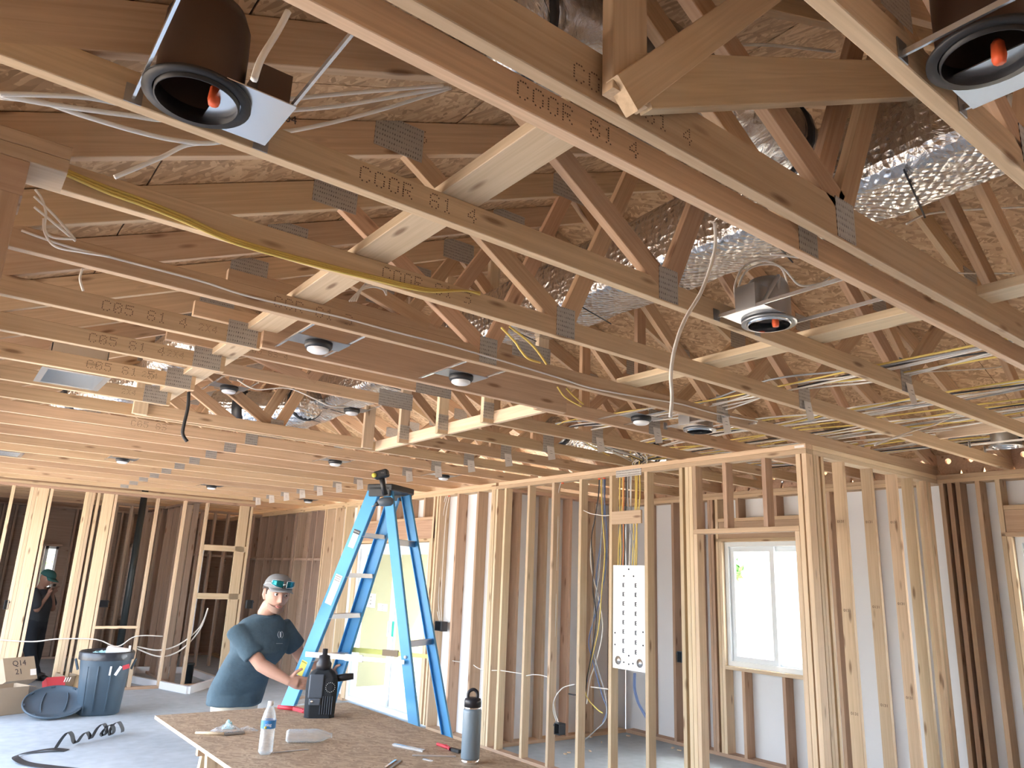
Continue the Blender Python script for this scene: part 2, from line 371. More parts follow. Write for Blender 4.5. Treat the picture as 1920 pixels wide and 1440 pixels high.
# ---- trusses
A_, B_, T1, T2, T3, C_ = 2.13, 4.09, 1.27, 2.68, 5.15, 6.05
def zt(x): return 2.88+SL*(x if x < RX else 2*RX-x)       # lower edge of the top chord
def plate(x, z, w, h, y, parent, name='connector_plate'):
    b = MB().box(x-w/2, x+w/2, y-.002, y+.0005, z-h/2, z+h/2); return b.build(name, 'nail_plate', parent, loc=(x, y, z))
def top_chords(t, y, mat='truss_wood', over=.55):
    c = .151/2
    lumber('top_chord', (-over, y+T/2, zt(0)-over*SL+c), (RX-.001, y+T/2, zt(RX)+c), T, .14, mat, t)
    lumber('top_chord', (2*RX+over, y+T/2, zt(0)-over*SL+c), (RX+.001, y+T/2, zt(RX)+c), T, .14, mat, t)
def web(t, a, b, y, mat='web_wood'):
    return lumber('web', (a[0], y+T/2, a[1]), (b[0], y+T/2, b[1]), T, .089, mat, t)
stamps = {}
def truss(y, label, tall=.089, tray=None, tagged=True, webs=True, plates=True, x0=-.1, x1=7.3, far=False):
    t = thing('roof_truss', label, 'truss', (0, y, H), 'roof trusses')
    zc = H+tall/2
    top_chords(t, y)
    if tray is None:
        lumber('bottom_chord', (x0, y+T/2, zc), (x1, y+T/2, zc), T, tall, 'truss_wood', t)
    else:
        a, b, zr = tray
        lumber('bottom_chord', (x0, y+T/2, zc), (a, y+T/2, zc), T, tall, 'truss_wood', t)
        lumber('bottom_chord', (b, y+T/2, zc), (x1, y+T/2, zc), T, tall, 'truss_wood', t)
        lumber('raised_chord', (.95, y+T/2, zr+.0445), (b+.09, y+T/2, zr+.0445), T, .089, 'truss_wood', t)
        lumber('leg_post', (b+.0445, y+T/2, H+.001), (b+.0445, y+T/2, zt(b+.04)), T, .089, 'pale_wood', t, up=(1, 0, 0))
        plate(b+.0445, H+.09, .09, .12, y, t); plate(a-.10, H+.06, .15, .12, y, t)
        plate(b-.06, zr+.06, .32, .14, y, t)
    zb = H+tall-.01
    if webs:
        zz = lambda x: zt(x)+.03
        if tray is None or tray[1] < 0:
            web(t, (A_, zb), (T1, zz(T1)), y); web(t, (A_+.02, zb), (T2, zz(T2)), y); web(t, (B_-.03, zb), (T2+.05, zz(T2)), y)
        else:
            zr = tray[2]+.08
            web(t, (A_, zr), (T1, zz(T1)), y); web(t, (A_+.02, zr), (T2, zz(T2)), y); web(t, (B_-.03, zb), (T2+.05, zz(T2)), y)
            web(t, (3.96, zb), (3.96, zz(3.96)), y)
        web(t, (B_+.03, zb), (T3, zz(T3)), y); web(t, (C_-.02, zb), (T3+.04, zz(T3)), y)
    if plates:
        if tray is None: plate(A_+.01, H+.075, .11, .14, y, t)
        plate(B_, H+.09, .12, .19, y, t)
        plate(T1-.05, zt(T1)+.06, .22, .15, y, t); plate(T2, zt(T2)+.05, .26, .16, y, t)
        plate(T3, zt(T3)+.05, .2, .14, y, t)
    if tagged:
        b = MB().add([(B_-.02, y-.004, H+.05), (B_+.06, y-.004, H+.05), (B_+.075, y-.012, H-.055), (B_-.012, y-.02, H-.075)], [(0,1,2,3)])
        b.add([v-V(0,.0006,0) for v in b.v[:4]], [(3,2,1,0)])
        pt = b.build('paper_tag', 'white_paper', t)
        text('print', '----\n----', .022, (B_+.02, y-.0165, H+.0), (1, 0, 0), (0, .15, 1), 'ink', pt)
    return t
def stamp(t, y, x, s, size=.045, z=None):
    dotprint(s.replace('  ', ' '), size, (x-.15, y, (z or H+.045)), y-.0012, t)
ordn = ['second', 'third', 'fourth', 'fifth', 'sixth', 'seventh', 'eighth', 'ninth', 'tenth', 'eleventh', 'twelfth', 'thirteenth', 'fourteenth', 'fifteenth', 'sixteenth', 'seventeenth', 'eighteenth', 'nineteenth', 'twentieth']
tr = {}
tr[0] = truss(.585, 'roof truss nearest the camera, crossing the top right corner beside the dark can light', tagged=False)
tr[1] = truss(1.10, 'deep-chorded truss of the close pair, nearer to the camera', tall=.14, tagged=False)
tr[2] = truss(1.232, 'shallower truss of the close pair, just behind the deep chord', tagged=False, plates=True)
tr[3] = truss(1.835, 'truss carrying the large black can light on its near face')
tr[4] = truss(2.447, 'truss with yellow cables stapled along its bottom chord')
tr[5] = truss(3.055, 'truss with one white cable stapled along its chord, in line with the partition corner')
ys = [3.66, 4.262, 4.868, 5.474]
TRAY = (1.16, 2.97, 3.115)
lbl = ['truss behind the wide reddish beam at the near side of the raised ceiling', 'second truss interrupted by the raised ceiling recess', 'third truss interrupted by the raised ceiling recess', 'fourth truss interrupted by the raised ceiling recess']
for k, y in enumerate(ys): tr[6+k] = truss(y, lbl[k], tray=TRAY)
tr[10] = truss(6.08, 'truss closing the far side of the raised ceiling recess')
yy = 6.69
for k in range(10):
    tr[11+k] = truss(yy, f'{ordn[k+0] if k else "first"} truss beyond the raised ceiling recess', plates=True); yy += .606
yy += .35
for k in range(6):
    tr[21+k] = truss(yy, f'{ordn[k+0] if k else "first"} truss over the dark rooms beyond the far stud wall', plates=False, tagged=False); yy += .62
for k, x, s in [(1, 1.12, 'COOR  81  4'), (2, 1.06, 'COOR  81  4'), (3, .95, 'COOR  81  4'), (4, 1.35, 'COOR  81  3'), (5, 1.15, 'COR  81  3'), (6, .58, 'C05  81  4'), (7, .62, 'C05  81  4'), (8, .70, 'C05  81  5'), (11, 1.3, 'C05  83')]:
    y = WO[tr[k].name].y; stamp(tr[k], y, x, s, .052)
for k in (6, 7, 8, 9): stamp(tr[k], WO[tr[k].name].y, 1.0, '2X4 13 1', .035)
for k in (3, 4): stamp(tr[k], WO[tr[k].name].y, 1.35, '4X6', .06, zt(1.35)+.07)
stamp(tr[7], 4.262, 1.55, 'C05  83  4', .04, 3.16); stamp(tr[8], 4.868, 1.6, 'C05  83  4', .04, 3.16)

# wide header beam on the near side of the raised ceiling
t = thing('header_beam', 'wide reddish header beam with large knots fixed to the truss at the raised ceiling', 'beam', (1.15, 3.62, H))
lumber('beam_plank', (1.15, 3.64, H+.12), (3.19, 3.64, H+.12), T, .235, 'stud_wood_brown', t)
t = thing('header_beam', 'far header beam with short end posts closing the raised ceiling recess', 'beam', (1.02, 6.0, H))
lumber('beam_plank', (1.05, 6.02, H+.0445), (2.9, 6.02, H+.0445), T, .089, 'truss_wood', t)
lumber('end_post', (1.07, 5.98, H), (1.07, 5.98, 3.12), T, .10, 'pale_wood', t, up=(1, 0, 0))
lumber('end_post', (2.93, 5.98, H), (2.93, 5.98, 3.2), T, .10, 'pale_wood', t, up=(1, 0, 0))
# long flat braces across the bottom chords
bz = H+.089+T/2+.001
for nm, x, ya, yb, lb in [('a', 1.15, 1.23, 6.2, 'pale board laid flat across the bottom chords, left of the raised ceiling'), ('b', 3.20, .55, 3.10, 'pale board laid flat across the bottom chords in the middle of the room')]:
    o = lumber('flat_brace', (x, ya, bz), (x, yb, bz), .14, T, 'stud_wood'); tag(o, lb, 'board', 'flat braces on the bottom chords')
for i, (x, ya, yb) in enumerate([(3.08, 3.68, 6.1)]):
    o = lumber('flat_brace', (x, ya, H+.05), (x, yb, H+.05), T, .089, 'pale_wood'); tag(o, 'pale board on edge linking the short posts of the raised ceiling recess', 'board')
for i, (x, y) in enumerate([(5.9, 1.87), (5.6, .63)]):
    o = lumber('blocking_board', (x, y, H+.12), (x, y+.59 if i == 0 else y+.45, H+.12), T, .089, 'pale_wood')
    tag(o, ['short pale blocking board between two trusses above the right-hand wall', 'short pale blocking board between the nearest trusses at the right edge'][i], 'board')
# diagonal bracing at the near truss
P = lambda x, y, Y: at(x, y, 1, Y)
t = thing('diagonal_brace_set', 'cracked upright post and two diagonal timbers meeting above the deep-chorded truss', 'brace', (1.2, 1.14, H+.14))
def bracestick(nm, p, q, w, mat='pale_wood'): lumber(nm, p, q, T, w, mat, t)
bracestick('upright_post', at(1172, 190, 1, 1.06), at(1172, -160, 1, 1.06), .115, 'truss_wood')
bracestick('diagonal_brace', at(1166, 181, 1, 1.045), at(1460, -32, 1, 1.045), .092, 'truss_wood')
bracestick('long_brace', at(1195, 158, 1, 1.06), at(1945, 150, 1, 1.06), .14, 'truss_wood')
# ---- ducts
def boxduct(name, label, ring, mat, cat='duct'):
    pass
t = thing('insulated_duct', 'foil-wrapped insulated duct running across the trusses under the ridge', 'duct', (2.86, .6, 3.3))
mb = MB(); n_ = 60; rs = 28
ya, yb = .2, 9.5
vs = []; fs = []
random.seed(3)
xl, xr, zlo, zhi = 2.655, 3.07, 3.30, 3.66
for i in range(n_+1):
    y = ya+(yb-ya)*i/n_; sq = .02*math.sin(y*9)+.012*math.sin(y*23+1)
    for j in range(rs):
        a = 2*PI*j/rs; ca, sa = math.cos(a), math.sin(a); e = .35
        x = (xl+xr)/2+(xr-xl)/2*(abs(ca)**e)*(1 if ca > 0 else -1)+.022*(y-2)+random.uniform(-.006, .006); z = (zlo+zhi)/2+(zhi-zlo)/2*(abs(sa)**e)*(1 if sa > 0 else -1)+random.uniform(-.007, .007)
        x += .0; z += sq*.4
        vs.append((x, y, z))
for i in range(n_):
    for j in range(rs): fs.append((i*rs+j, i*rs+(j+1) % rs, (i+1)*rs+(j+1) % rs, (i+1)*rs+j))
mb.add(vs, fs, True).build('foil_jacket', 'foil', t)
mb = MB()
for k in range(14): mb.tube([(xl-.01, ya+.3+k*.62, zlo-.012), (xr+.01, ya+.42+k*.62, zlo-.012)], .004, 5)
mb.build('strap', 'black_cable', t)
def flex(label, path, r, mat='foil_dark'):
    t = thing('flexible_duct', label, 'duct', path[0])
    pts = smooth_path(path, 8); mb = MB(); rr = [r*(1+.03*math.sin(i*1.9)+.02*math.sin(i*.7)) for i in range(len(pts))]
    mb.tube(pts, rr, 24).build('foil_jacket', mat, t)
    for k in (3, len(pts)-4): MB().tube([pts[k], pts[k+1]], r*1.05, 20).build('tie_band', 'black_plastic', t)
flex('dark foil flexible duct sagging over the deep-chorded truss at the top', [(.98, 1.45, 3.24), (1.2, 1.45, 3.30), (1.7, 1.45, 3.40), (2.1, 1.46, 3.42), (2.42, 1.5, 3.46)], .17)
flex('crumpled foil flexible duct over the left end of the trusses', [(.75, 7.6, 3.15), (1.0, 6.9, 3.17), (1.2, 6.4, 3.2), (1.3, 5.6, 3.35), (1.9, 5.0, 3.45), (2.5, 4.8, 3.48)], .16, 'foil')
flex('foil flexible duct lying behind the raised ceiling recess', [(2.0, 7.4, 3.25), (2.5, 6.9, 3.25), (2.6, 6.6, 3.3)], .17, 'foil')
flex('short crumpled foil duct near the partition corner above the wires', [(4.5, 5.3, 3.15), (4.9, 5.4, 3.1), (5.6, 5.5, 3.1), (6.2, 5.45, 3.15)], .12, 'foil')

# ================================================================== WALLS
def studs(parent, axis, plane, us, z0=.038, z1=H-.076, d=.089, mat='stud_wood', name='stud', w=T):
    for u in us:
        if axis == 'X': p, q = (plane+d/2, u+w/2, z0), (plane+d/2, u+w/2, z1); upv = (1, 0, 0)
        else: p, q = (u+w/2, plane+d/2, z0), (u+w/2, plane+d/2, z1); upv = (0, 1, 0)
        lumber(name, p, q, w, d, mat, parent, up=upv)
def hor(parent, axis, plane, u0, u1, z, h=T, d=.089, mat='plate_wood', name='top_plate'):
    if axis == 'X': lumber(name, (plane+d/2, u0, z+h/2), (plane+d/2, u1, z+h/2), d, h, mat, parent)
    else: lumber(name, (u0, plane+d/2, z+h/2), (u1, plane+d/2, z+h/2), d, h, mat, parent)
# --- wall A: exterior part with the sliding door (2x6)
wa = struct('wall_center', 'open stud wall with sliding door and white house wrap', (X1, 9, 0))
D6 = .14
hor(wa, 'X', X1, YP, 9.15, H-.038, d=D6); hor(wa, 'X', X1, 9.155, YB, H-.038, d=D6)
hor(wa, 'X', X1, YP, YB, H-.077, d=D6)
hor(wa, 'X', X1, YP, 8.14, 0, d=D6, name='bottom_plate', mat='stud_wood_brown'); hor(wa, 'X', X1, 10.42, YB, 0, d=D6, name='bottom_plate', mat='stud_wood_brown')
studs(wa, 'X', X1, [7.71, 7.285], d=D6, mat='stud_wood_brown')
studs(wa, 'X', X1, [6.952, 6.992], d=D6, mat='stud_wood')
studs(wa, 'X', X1, [8.12, 8.18, 8.26], d=D6, mat='stud_wood')
studs(wa, 'X', X1, [8.30, 10.36], z1=2.22, d=D6, mat='stud_wood', name='trimmer_stud')
hor(wa, 'X', X1, 8.26, 10.44, 2.455, d=D6, name='header_plate'); hor(wa, 'X', X1, 8.26, 10.44, 2.18, d=D6, name='header_plate')
hor(wa, 'X', X1+.005, 8.26, 10.44, 2.219, h=.235, d=D6-.01, name='header', mat='stud_wood_brown')
studs(wa, 'X', X1, [8.5, 8.9, 9.3, 9.7, 10.1], z0=2.494, d=D6, mat='stud_wood_brown', name='cripple_stud')
studs(wa, 'X', X1, [10.40, 10.44, 10.85, 11.2, 11.55, 11.62], d=D6, mat='stud_wood')
studs(wa, 'X', X1, [11.95, 12.2, 12.75, 12.85, 13.3, 13.75, 14.2, 14.65, 15.1, 15.6, 16.1], d=D6, mat='shaded_stud_wood')
hor(wa, 'X', X1+.01, 11.7, 16.6, 1.93, d=.12, name='fire_block', mat='shaded_stud_wood')
b = MB()
for (y0, y1, z0, z1) in [(YP, 8.3, 0, H), (10.38, 12.5, 0, H), (8.3, 10.38, 2.2, H)]:
    b.box(X1+D6+.001, X1+D6+.006, y0, y1, z0, z1)
b.build('house_wrap', 'wrap', wa)
b = MB().box(X1+D6+.002, X1+D6+.014, 12.5, YB+.2, 0, H); b.build('sheathing_panel', 'shaded_stud_wood', wa)
# --- wall A: interior partition of the small room (2x4), panel and doorway
wp = struct('wall_partition', 'open stud partition with the electrical panel and a doorway', (X1, 5, 0))
hor(wp, 'X', X1, YC, 6.9, H-.038); hor(wp, 'X', X1, YC, 6.95, H-.077)
hor(wp, 'X', X1, 4.25, 6.95, 0, name='bottom_plate', mat='stud_wood_brown')
studs(wp, 'X', X1, [6.905, 6.745, 6.325, 5.92, 5.50, 5.075, 4.63, 4.225], mat='stud_wood')
studs(wp, 'X', X1, [4.16, 4.12], mat='stud_wood')
studs(wp, 'X', X1, [4.08], z1=2.175, mat='stud_wood', name='trimmer_stud')
studs(wp, 'X', X1, [3.77, 3.40, 4.08], z0=2.215, name='cripple_stud', mat='stud_wood_brown')
studs(wp, 'X', X1, [3.14], z1=2.175, mat='stud_wood', name='trimmer_stud')
studs(wp, 'X', X1, [3.10, 3.05], mat='stud_wood')
hor(wp, 'X', X1, 3.14, 4.12, 2.176, name='header_plate')
lumber('nailer_board', (X1-.001, 5.07, 2.345), (X1-.001, 4.70, 2.345), .02, .12, 'stud_wood', wp)
# --- pocket wall (plane Y = YP) and outer wall B
wk = struct('wall_pocket', 'open stud exterior wall behind the electrical panel', (6, YP, 0))
hor(wk, 'Y', YP, X1+D6, X2+D6, H-.038, d=D6); hor(wk, 'Y', YP, X1+D6, X2, H-.077, d=D6, mat='stud_wood_brown'); hor(wk, 'Y', YP, X1+D6, X2, 0, d=D6, name='bottom_plate', mat='stud_wood_brown')
studs(wk, 'Y', YP, [5.42, 5.83, 6.22, 6.62, 7.02], d=D6, mat='stud_wood_brown')
MB().box(X1+D6+.006, X2+D6, YP+D6+.001, YP+D6+.006, 0, H).build('house_wrap', 'wrap', wk)
wb = struct('wall_right', 'open stud exterior wall with windows and white house wrap', (X2, 4, 0))
hor(wb, 'X', X2, -2.4, 2.2, H-.038, d=D6); hor(wb, 'X', X2, 2.205, YP, H-.038, d=D6); hor(wb, 'X', X2, -2.4, YP, H-.077, d=D6); hor(wb, 'X', X2, -2.4, YP, 0, d=D6, name='bottom_plate', mat='stud_wood_brown')
W1 = (4.47, 5.45, .93, 2.26); W2 = (.9, 2.50, .93, 2.26)
def openings(W, par):
    y0, y1, z0, z1 = W
    studs(par, 'X', X2, [y0-T-.002, y1+.002], z1=z1+.0, d=D6, mat='pale_wood', name='trimmer_stud')
    studs(par, 'X', X2, [y0-2*T-.004, y1+T+.004], d=D6, mat='stud_wood')
    hor(par, 'X', X2, y0-.08, y1+.08, z1, d=D6, name='header_plate'); hor(par, 'X', X2+.006, y0-T, y1+T, z1+.039, h=.185, d=D6-.012, name='header', mat='stud_wood_brown'); hor(par, 'X', X2, y0-T, y1+T, z1+.225, d=D6, name='header_plate')
    hor(par, 'X', X2, y0, y1, z0-.038, d=D6, name='sill_plate', mat='pale_wood')
    k = int((y1-y0)/.4)
    us = [y0+(y1-y0)*(i+.5)/k for i in range(k)]
    studs(par, 'X', X2, us, z1=z0-.039, d=D6, mat='stud_wood_brown', name='cripple_stud'); studs(par, 'X', X2, us, z0=z1+.264, d=D6, mat='stud_wood_brown', name='cripple_stud')
openings(W1, wb); openings(W2, wb)
studs(wb, 'X', X2, [6.55, 6.15, 5.78, 5.56, 5.60, 4.1, 3.7, 3.33, 3.0, 2.93, 2.86, 2.70], d=D6, mat='stud_wood_brown')
studs(wb, 'X', X2, [.5, .1, -.3, -.7, -1.1, -1.5, -1.9], d=D6, mat='stud_wood_brown')
b = MB(); xa, xb = X2+D6+.001, X2+D6+.006
for (y0, y1, z0, z1) in [(-2.4, W2[0], 0, H), (W2[0], W2[1], 0, W2[2]), (W2[0], W2[1], W2[3], H), (W2[1], W1[0], 0, H), (W1[0], W1[1], 0, W1[2]), (W1[0], W1[1], W1[3], H), (W1[1], YP+D6, 0, H)]:
    b.box(xa, xb, y0, y1, z0, z1)
b.build('house_wrap', 'wrap', wb)
# eave blocking with round vent holes between the trusses on wall B
ysort = sorted([WO[tr[k].name].y for k in tr])
def vent_block(y0, y1):
    n = 3; hole = .027; zc = H+.13; z0, z1 = H, H+.215; mb = MB(); seg = 12; x = X2+.06
    yc = [y0+(y1-y0)*(i+.5)/n for i in range(n)]
    hw = (y1-y0)/n/2
    for c in yc:
        ring = [(c+hole*math.cos(2*PI*k/seg), zc+hole*math.sin(2*PI*k/seg)) for k in range(seg)]
        def edge(k):
            a = 2*PI*k/seg; dx, dz = math.cos(a), math.sin(a)
            s = min(hw/abs(dx) if abs(dx) > 1e-6 else 1e9, ((z1-zc) if dz > 0 else (zc-z0))/abs(dz) if abs(dz) > 1e-6 else 1e9)
            return (c+dx*s, zc+dz*s)
        out = [edge(k) for k in range(seg)]
        for k in range(seg):
            a, b_, c_, d_ = ring[k], ring[(k+1) % seg], out[(k+1) % seg], out[k]
            for xx, fl_ in ((x, 0), (x+T, 1)):
                v = [(xx, p[0], p[1]) for p in (a, b_, c_, d_)]
                mb.add(v, [(0,1,2,3) if fl_ else (3,2,1,0)])
            mb.add([(x, *a), (x, *b_), (x+T, *b_), (x+T, *a)], [(0,1,2,3)])
        for s1 in (-1, 1):
            for s2, zz in ((-1, z0), (1, z1)):
                pass
    return mb.build('vent_block', 'stud_wood_brown', wb)
for a, b_ in zip(ysort[:-1], ysort[1:]):
    if b_ < YP+.2 and b_-a > .3: vent_block(a+T, b_)
for a, b_ in zip(ysort[:-1], ysort[1:]):
    if b_ >= YP and b_-a > .3: lumber('eave_block', (X2+.02, a+T+.001, H+.05), (X2+.02, b_-.001, H+.05), T, .1, 'truss_wood', wb)
# --- partition C (plane Y = YC), running away from the camera from the corner
wc = struct('wall_return', 'open stud partition returning from the corner post to the outer wall', (6, YC, 0))
hor(wc, 'Y', YC, X1+.092, X2, H-.038, mat='pale_wood'); hor(wc, 'Y', YC, X1+.092, X2, H-.077, mat='pale_wood'); hor(wc, 'Y', YC, X1+.09, X2, 0, name='bottom_plate', mat='stud_wood_brown')
studs(wc, 'Y', YC, [5.165, 5.205, 5.27, 5.575, 6.01, 6.42, 6.70, 6.98], mat='stud_wood')
lumber('flat_stud', (7.0, YC+.02, .038), (7.0, YC+.02, H-.077), .14, T, 'stud_wood', wc, up=(0,1,0))
# --- far stud wall D (plane Y = YL)
wd = struct('wall_far', 'open stud wall across the far end of the room', (2, YL, 0))
hor(wd, 'Y', YL, -.2, 4.2, H-.038); hor(wd, 'Y', YL, -.2, 4.2, H-.077, mat='stud_wood_brown')
hor(wd, 'Y', YL, -.2, 1.2, 0, name='bottom_plate', mat='stud_wood_brown'); hor(wd, 'Y', YL, 1.98, 4.2, 0, name='bottom_plate', mat='stud_wood_brown')
studs(wd, 'Y', YL, [.06, .45, .80, 1.02, 1.06, 1.26, 1.71, 1.75, 1.79, 1.86, 2.09, 2.68, 3.08, 3.42, 4.12], mat='stud_wood')
for x in (1.17, 2.01, 4.02): lumber('flat_stud', (x, YL+.02, .038), (x, YL+.02, H-.077), .14 if x < 4 else .15, T, 'stud_wood', wd, up=(0,1,0))
lumber('fire_block', (3.46, YL+.02, 2.055), (4.12, YL+.02, 2.055), T, .089, 'stud_wood', wd)
lumber('fire_block', (3.46, YL+.02, 1.32), (4.12, YL+.02, 1.32), T, .089, 'stud_wood', wd)
lumber('fire_block', (2.12, YL+.02, .86), (2.70, YL+.02, .86), T, T, 'stud_wood', wd)
# --- dark rooms beyond
we = struct('wall_back', 'exterior stud wall of the dark rooms beyond', (2, YB, 0))
hor(we, 'Y', YB, -1, 5.07, H-.076, d=D6, mat='shaded_stud_wood'); hor(we, 'Y', YB, -1, 5.07, 0, d=D6, mat='shaded_stud_wood', name='bottom_plate')
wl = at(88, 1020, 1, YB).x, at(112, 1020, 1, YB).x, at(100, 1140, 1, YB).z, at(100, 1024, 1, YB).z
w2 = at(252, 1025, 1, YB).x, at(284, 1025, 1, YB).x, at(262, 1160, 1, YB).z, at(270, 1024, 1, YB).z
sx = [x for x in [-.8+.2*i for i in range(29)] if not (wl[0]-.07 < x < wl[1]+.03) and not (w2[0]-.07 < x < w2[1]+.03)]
studs(we, 'Y', YB, sx, d=D6, mat='shaded_stud_wood')
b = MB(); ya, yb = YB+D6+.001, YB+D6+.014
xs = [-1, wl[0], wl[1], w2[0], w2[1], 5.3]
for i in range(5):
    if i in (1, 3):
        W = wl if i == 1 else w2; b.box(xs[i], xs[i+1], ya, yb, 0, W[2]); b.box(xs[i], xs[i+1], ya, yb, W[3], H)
        for z in (W[2]-T/2, W[3]+T/2): lumber('window_block', (W[0]-.05, YB+.07, z), (W[1]+.05, YB+.07, z), D6, T, 'shaded_stud_wood', we)
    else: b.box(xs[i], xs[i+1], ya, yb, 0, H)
b.build('sheathing_panel', 'shaded_stud_wood', we)
wf = struct('wall_inner', 'inner stud partitions of the dark rooms beyond', (3, 14.5, 0))
hor(wf, 'X', 3.3, YL+.1, YB, H-.076, mat='shaded_stud_wood'); hor(wf, 'X', 3.3, YL+.1, YB, 0, mat='shaded_stud_wood', name='bottom_plate')
studs(wf, 'X', 3.3, [YL+.3+.405*i for i in range(10)], mat='shaded_stud_wood')
hor(wf, 'Y', 14.6, 2.5, 5.07, H-.076, mat='shaded_stud_wood'); studs(wf, 'Y', 14.6, [2.5+.24*i for i in range(11)], mat='shaded_stud_wood')
hor(wf, 'Y', 14.62, 3.4, 5.07, 1.95, mat='shaded_stud_wood', name='fire_block', d=.05)
hor(wf, 'X', -.6, YL+.1, YB, H-.076, mat='shaded_stud_wood'); studs(wf, 'X', -.6, [YL+.2+.405*i for i in range(11)], mat='shaded_stud_wood')
MB().box(-.62, -.605, YL, YB, 0, H).build('sheathing_panel', 'shaded_stud_wood', wf)
for gy, gm in ((YB+.17, 'shaded_stud_wood'), (-2.57, 'roof_osb')):
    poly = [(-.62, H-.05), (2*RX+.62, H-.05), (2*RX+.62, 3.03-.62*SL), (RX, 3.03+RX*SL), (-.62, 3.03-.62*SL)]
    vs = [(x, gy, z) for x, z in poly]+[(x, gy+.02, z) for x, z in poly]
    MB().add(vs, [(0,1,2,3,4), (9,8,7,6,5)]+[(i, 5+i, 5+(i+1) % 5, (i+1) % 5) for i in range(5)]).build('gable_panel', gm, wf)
# --- stub wall at the left, bearing beam along X = 0
ws = struct('wall_left', 'stub wall with corner post and doubled plates at the left edge', (0, 2.3, 0))
yw = at(137, 277, 2, H)[1]
lumber('top_plate', (-2, yw+.07, H-.019), (.115, yw+.07, H-.019), .14, T, 'plate_wood', ws)
lumber('top_plate', (-2, yw+.07, H-.058), (.115, yw+.07, H-.058), .14, T, 'plate_wood', ws)
lumber('header', (-2, yw+.07, H-.077-.05), (.03, yw+.07, H-.077-.05), .14, .098, 'stud_wood_brown', ws)
lumber('corner_post', (-.045, yw+.07, 0), (-.045, yw+.07, H-.176), .14, .14, 'stud_wood_brown', ws, up=(1, 0, 0))
lumber('bearing_beam', (-.12, yw+.15, H-.09), (-.12, YB, H-.09), .14, .18, 'plate_wood', ws)
for y in (7.4, 12.4): lumber('corner_post', (-.12, y, 0), (-.12, y, H-.181), .14, .14, 'stud_wood_brown', ws, up=(1, 0, 0))

# --- enclosing walls behind the camera
wg = struct('wall_behind', 'sheathed walls behind the photographer', (0, -2.4, 0))
for (x0, x1, y0, y1) in [(-2.65, X2+.14, -2.56, -2.54), (-2.66, -2.64, -2.5, yw+.1), (-2.6, -2.0, yw+.05, yw+.07)]:
    MB().box(x0, x1, y0, y1, 0, H+.3).build('sheathing_panel', 'roof_osb', wg)
studs(wg, 'Y', -2.54, [-2.5+.405*i for i in range(24)], d=D6, mat='stud_wood_brown')
MB().box(-2.65, -.62, -2.56, yw+.3, 2.80, 2.82).build('soffit_panel', 'roof_osb', wg)

# ================================================================== OUTSIDE
t = thing('porch_wall', 'yellowish stucco wall outside the sliding door', 'wall', (7.3, 11.4, -.16), kind='structure')
MB().box(5.5, 9.5, 11.6, 11.8, -.16, 3.2).build('stucco_face', 'stucco', t)
ps = MB().box(5.22, 9.6, 7.2, 11.6, -.16, -.03).build('porch_floor', 'concrete'); tag(ps, 'concrete porch slab outside the sliding door', kind='structure')
fw = MB().box(22, 22.2, -12, 32, -.16, 2.0).build('boundary_wall', 'dirt'); tag(fw, 'low boundary wall across the sunlit yard', kind='structure')
def shrub(label, c, r, n=260):
    t = thing('shrub', label, 'shrub', (c[0], c[1], -.16)); rd = random.Random(int(c[0]*10))
    MB().tube([(c[0], c[1], -.16), (c[0], c[1], c[2])], .06, 8).build('trunk', 'tree_bark', t)
    mb = MB()
    for i in range(n):
        d = Vector((rd.gauss(0, 1), rd.gauss(0, 1), rd.gauss(0, 1))).normalized()*r*rd.uniform(.5, 1); p = Vector(c)+d
        a = Vector((rd.uniform(-1, 1), rd.uniform(-1, 1), rd.uniform(-1, 1))).normalized()*.12; b_ = a.cross(d).normalized()*.06
        mb.add([p-a, p+b_, p+a, p-b_], [(0,1,2,3)])
    o = mb.build('foliage', 'leaf', t); o['kind'] = 'stuff'
shrub('round green shrub in the yard beyond the doorway window', (15.2, 11.25, 2.2), .3, 120)
shrub('green tree seen through the far left window', (2.5, 27, 2.0), 1.6)
# ================================================================== DOORS AND WINDOWS
def frame_rect(mb, x0, x1, y0, y1, z0, z1, w):      # rectangular frame in a plane X = const
    mb.box(x0, x1, y0, y0+w, z0, z1); mb.box(x0, x1, y1-w, y1, z0, z1); mb.box(x0, x1, y0+w, y1-w, z0, z0+w); mb.box(x0, x1, y0+w, y1-w, z1-w, z1)
def slider(name, label, x, y0, y1, z0, z1, mid, fw=.05, sw=.055, sash_left=True):
    t = struct(name, label, (x, (y0+y1)/2, z0))
    mb = MB(); frame_rect(mb, x, x+.12, y0, y1, z0, z1, fw); mb.build('window_frame', 'vinyl', t)
    for i, (a, b, xo) in enumerate([(mid-sw*.5, y1-fw, .03), (y0+fw, mid+sw*.5, .07)]):
        mb = MB(); frame_rect(mb, x+xo, x+xo+.03, a, b, z0+fw, z1-fw, sw); s = mb.build('sash', 'vinyl', t)
        MB().box(x+xo+.013, x+xo+.017, a+sw-.004, b-sw+.004, z0+fw+sw-.004, z1-fw-sw+.004).build('pane', 'glass', s)
    return t
d1 = slider('door_1', 'white vinyl sliding glass door with stickers on the left pane', X1+.02, 8.32, 10.36, .03, 2.17, 9.28, fw=.06, sw=.085)
def sticker(par, y0, y1, z0, z1, mat, x, name='sticker'): return MB().box(x-.003, x-.001, y0, y1, z0, z1).build(name, mat, par)
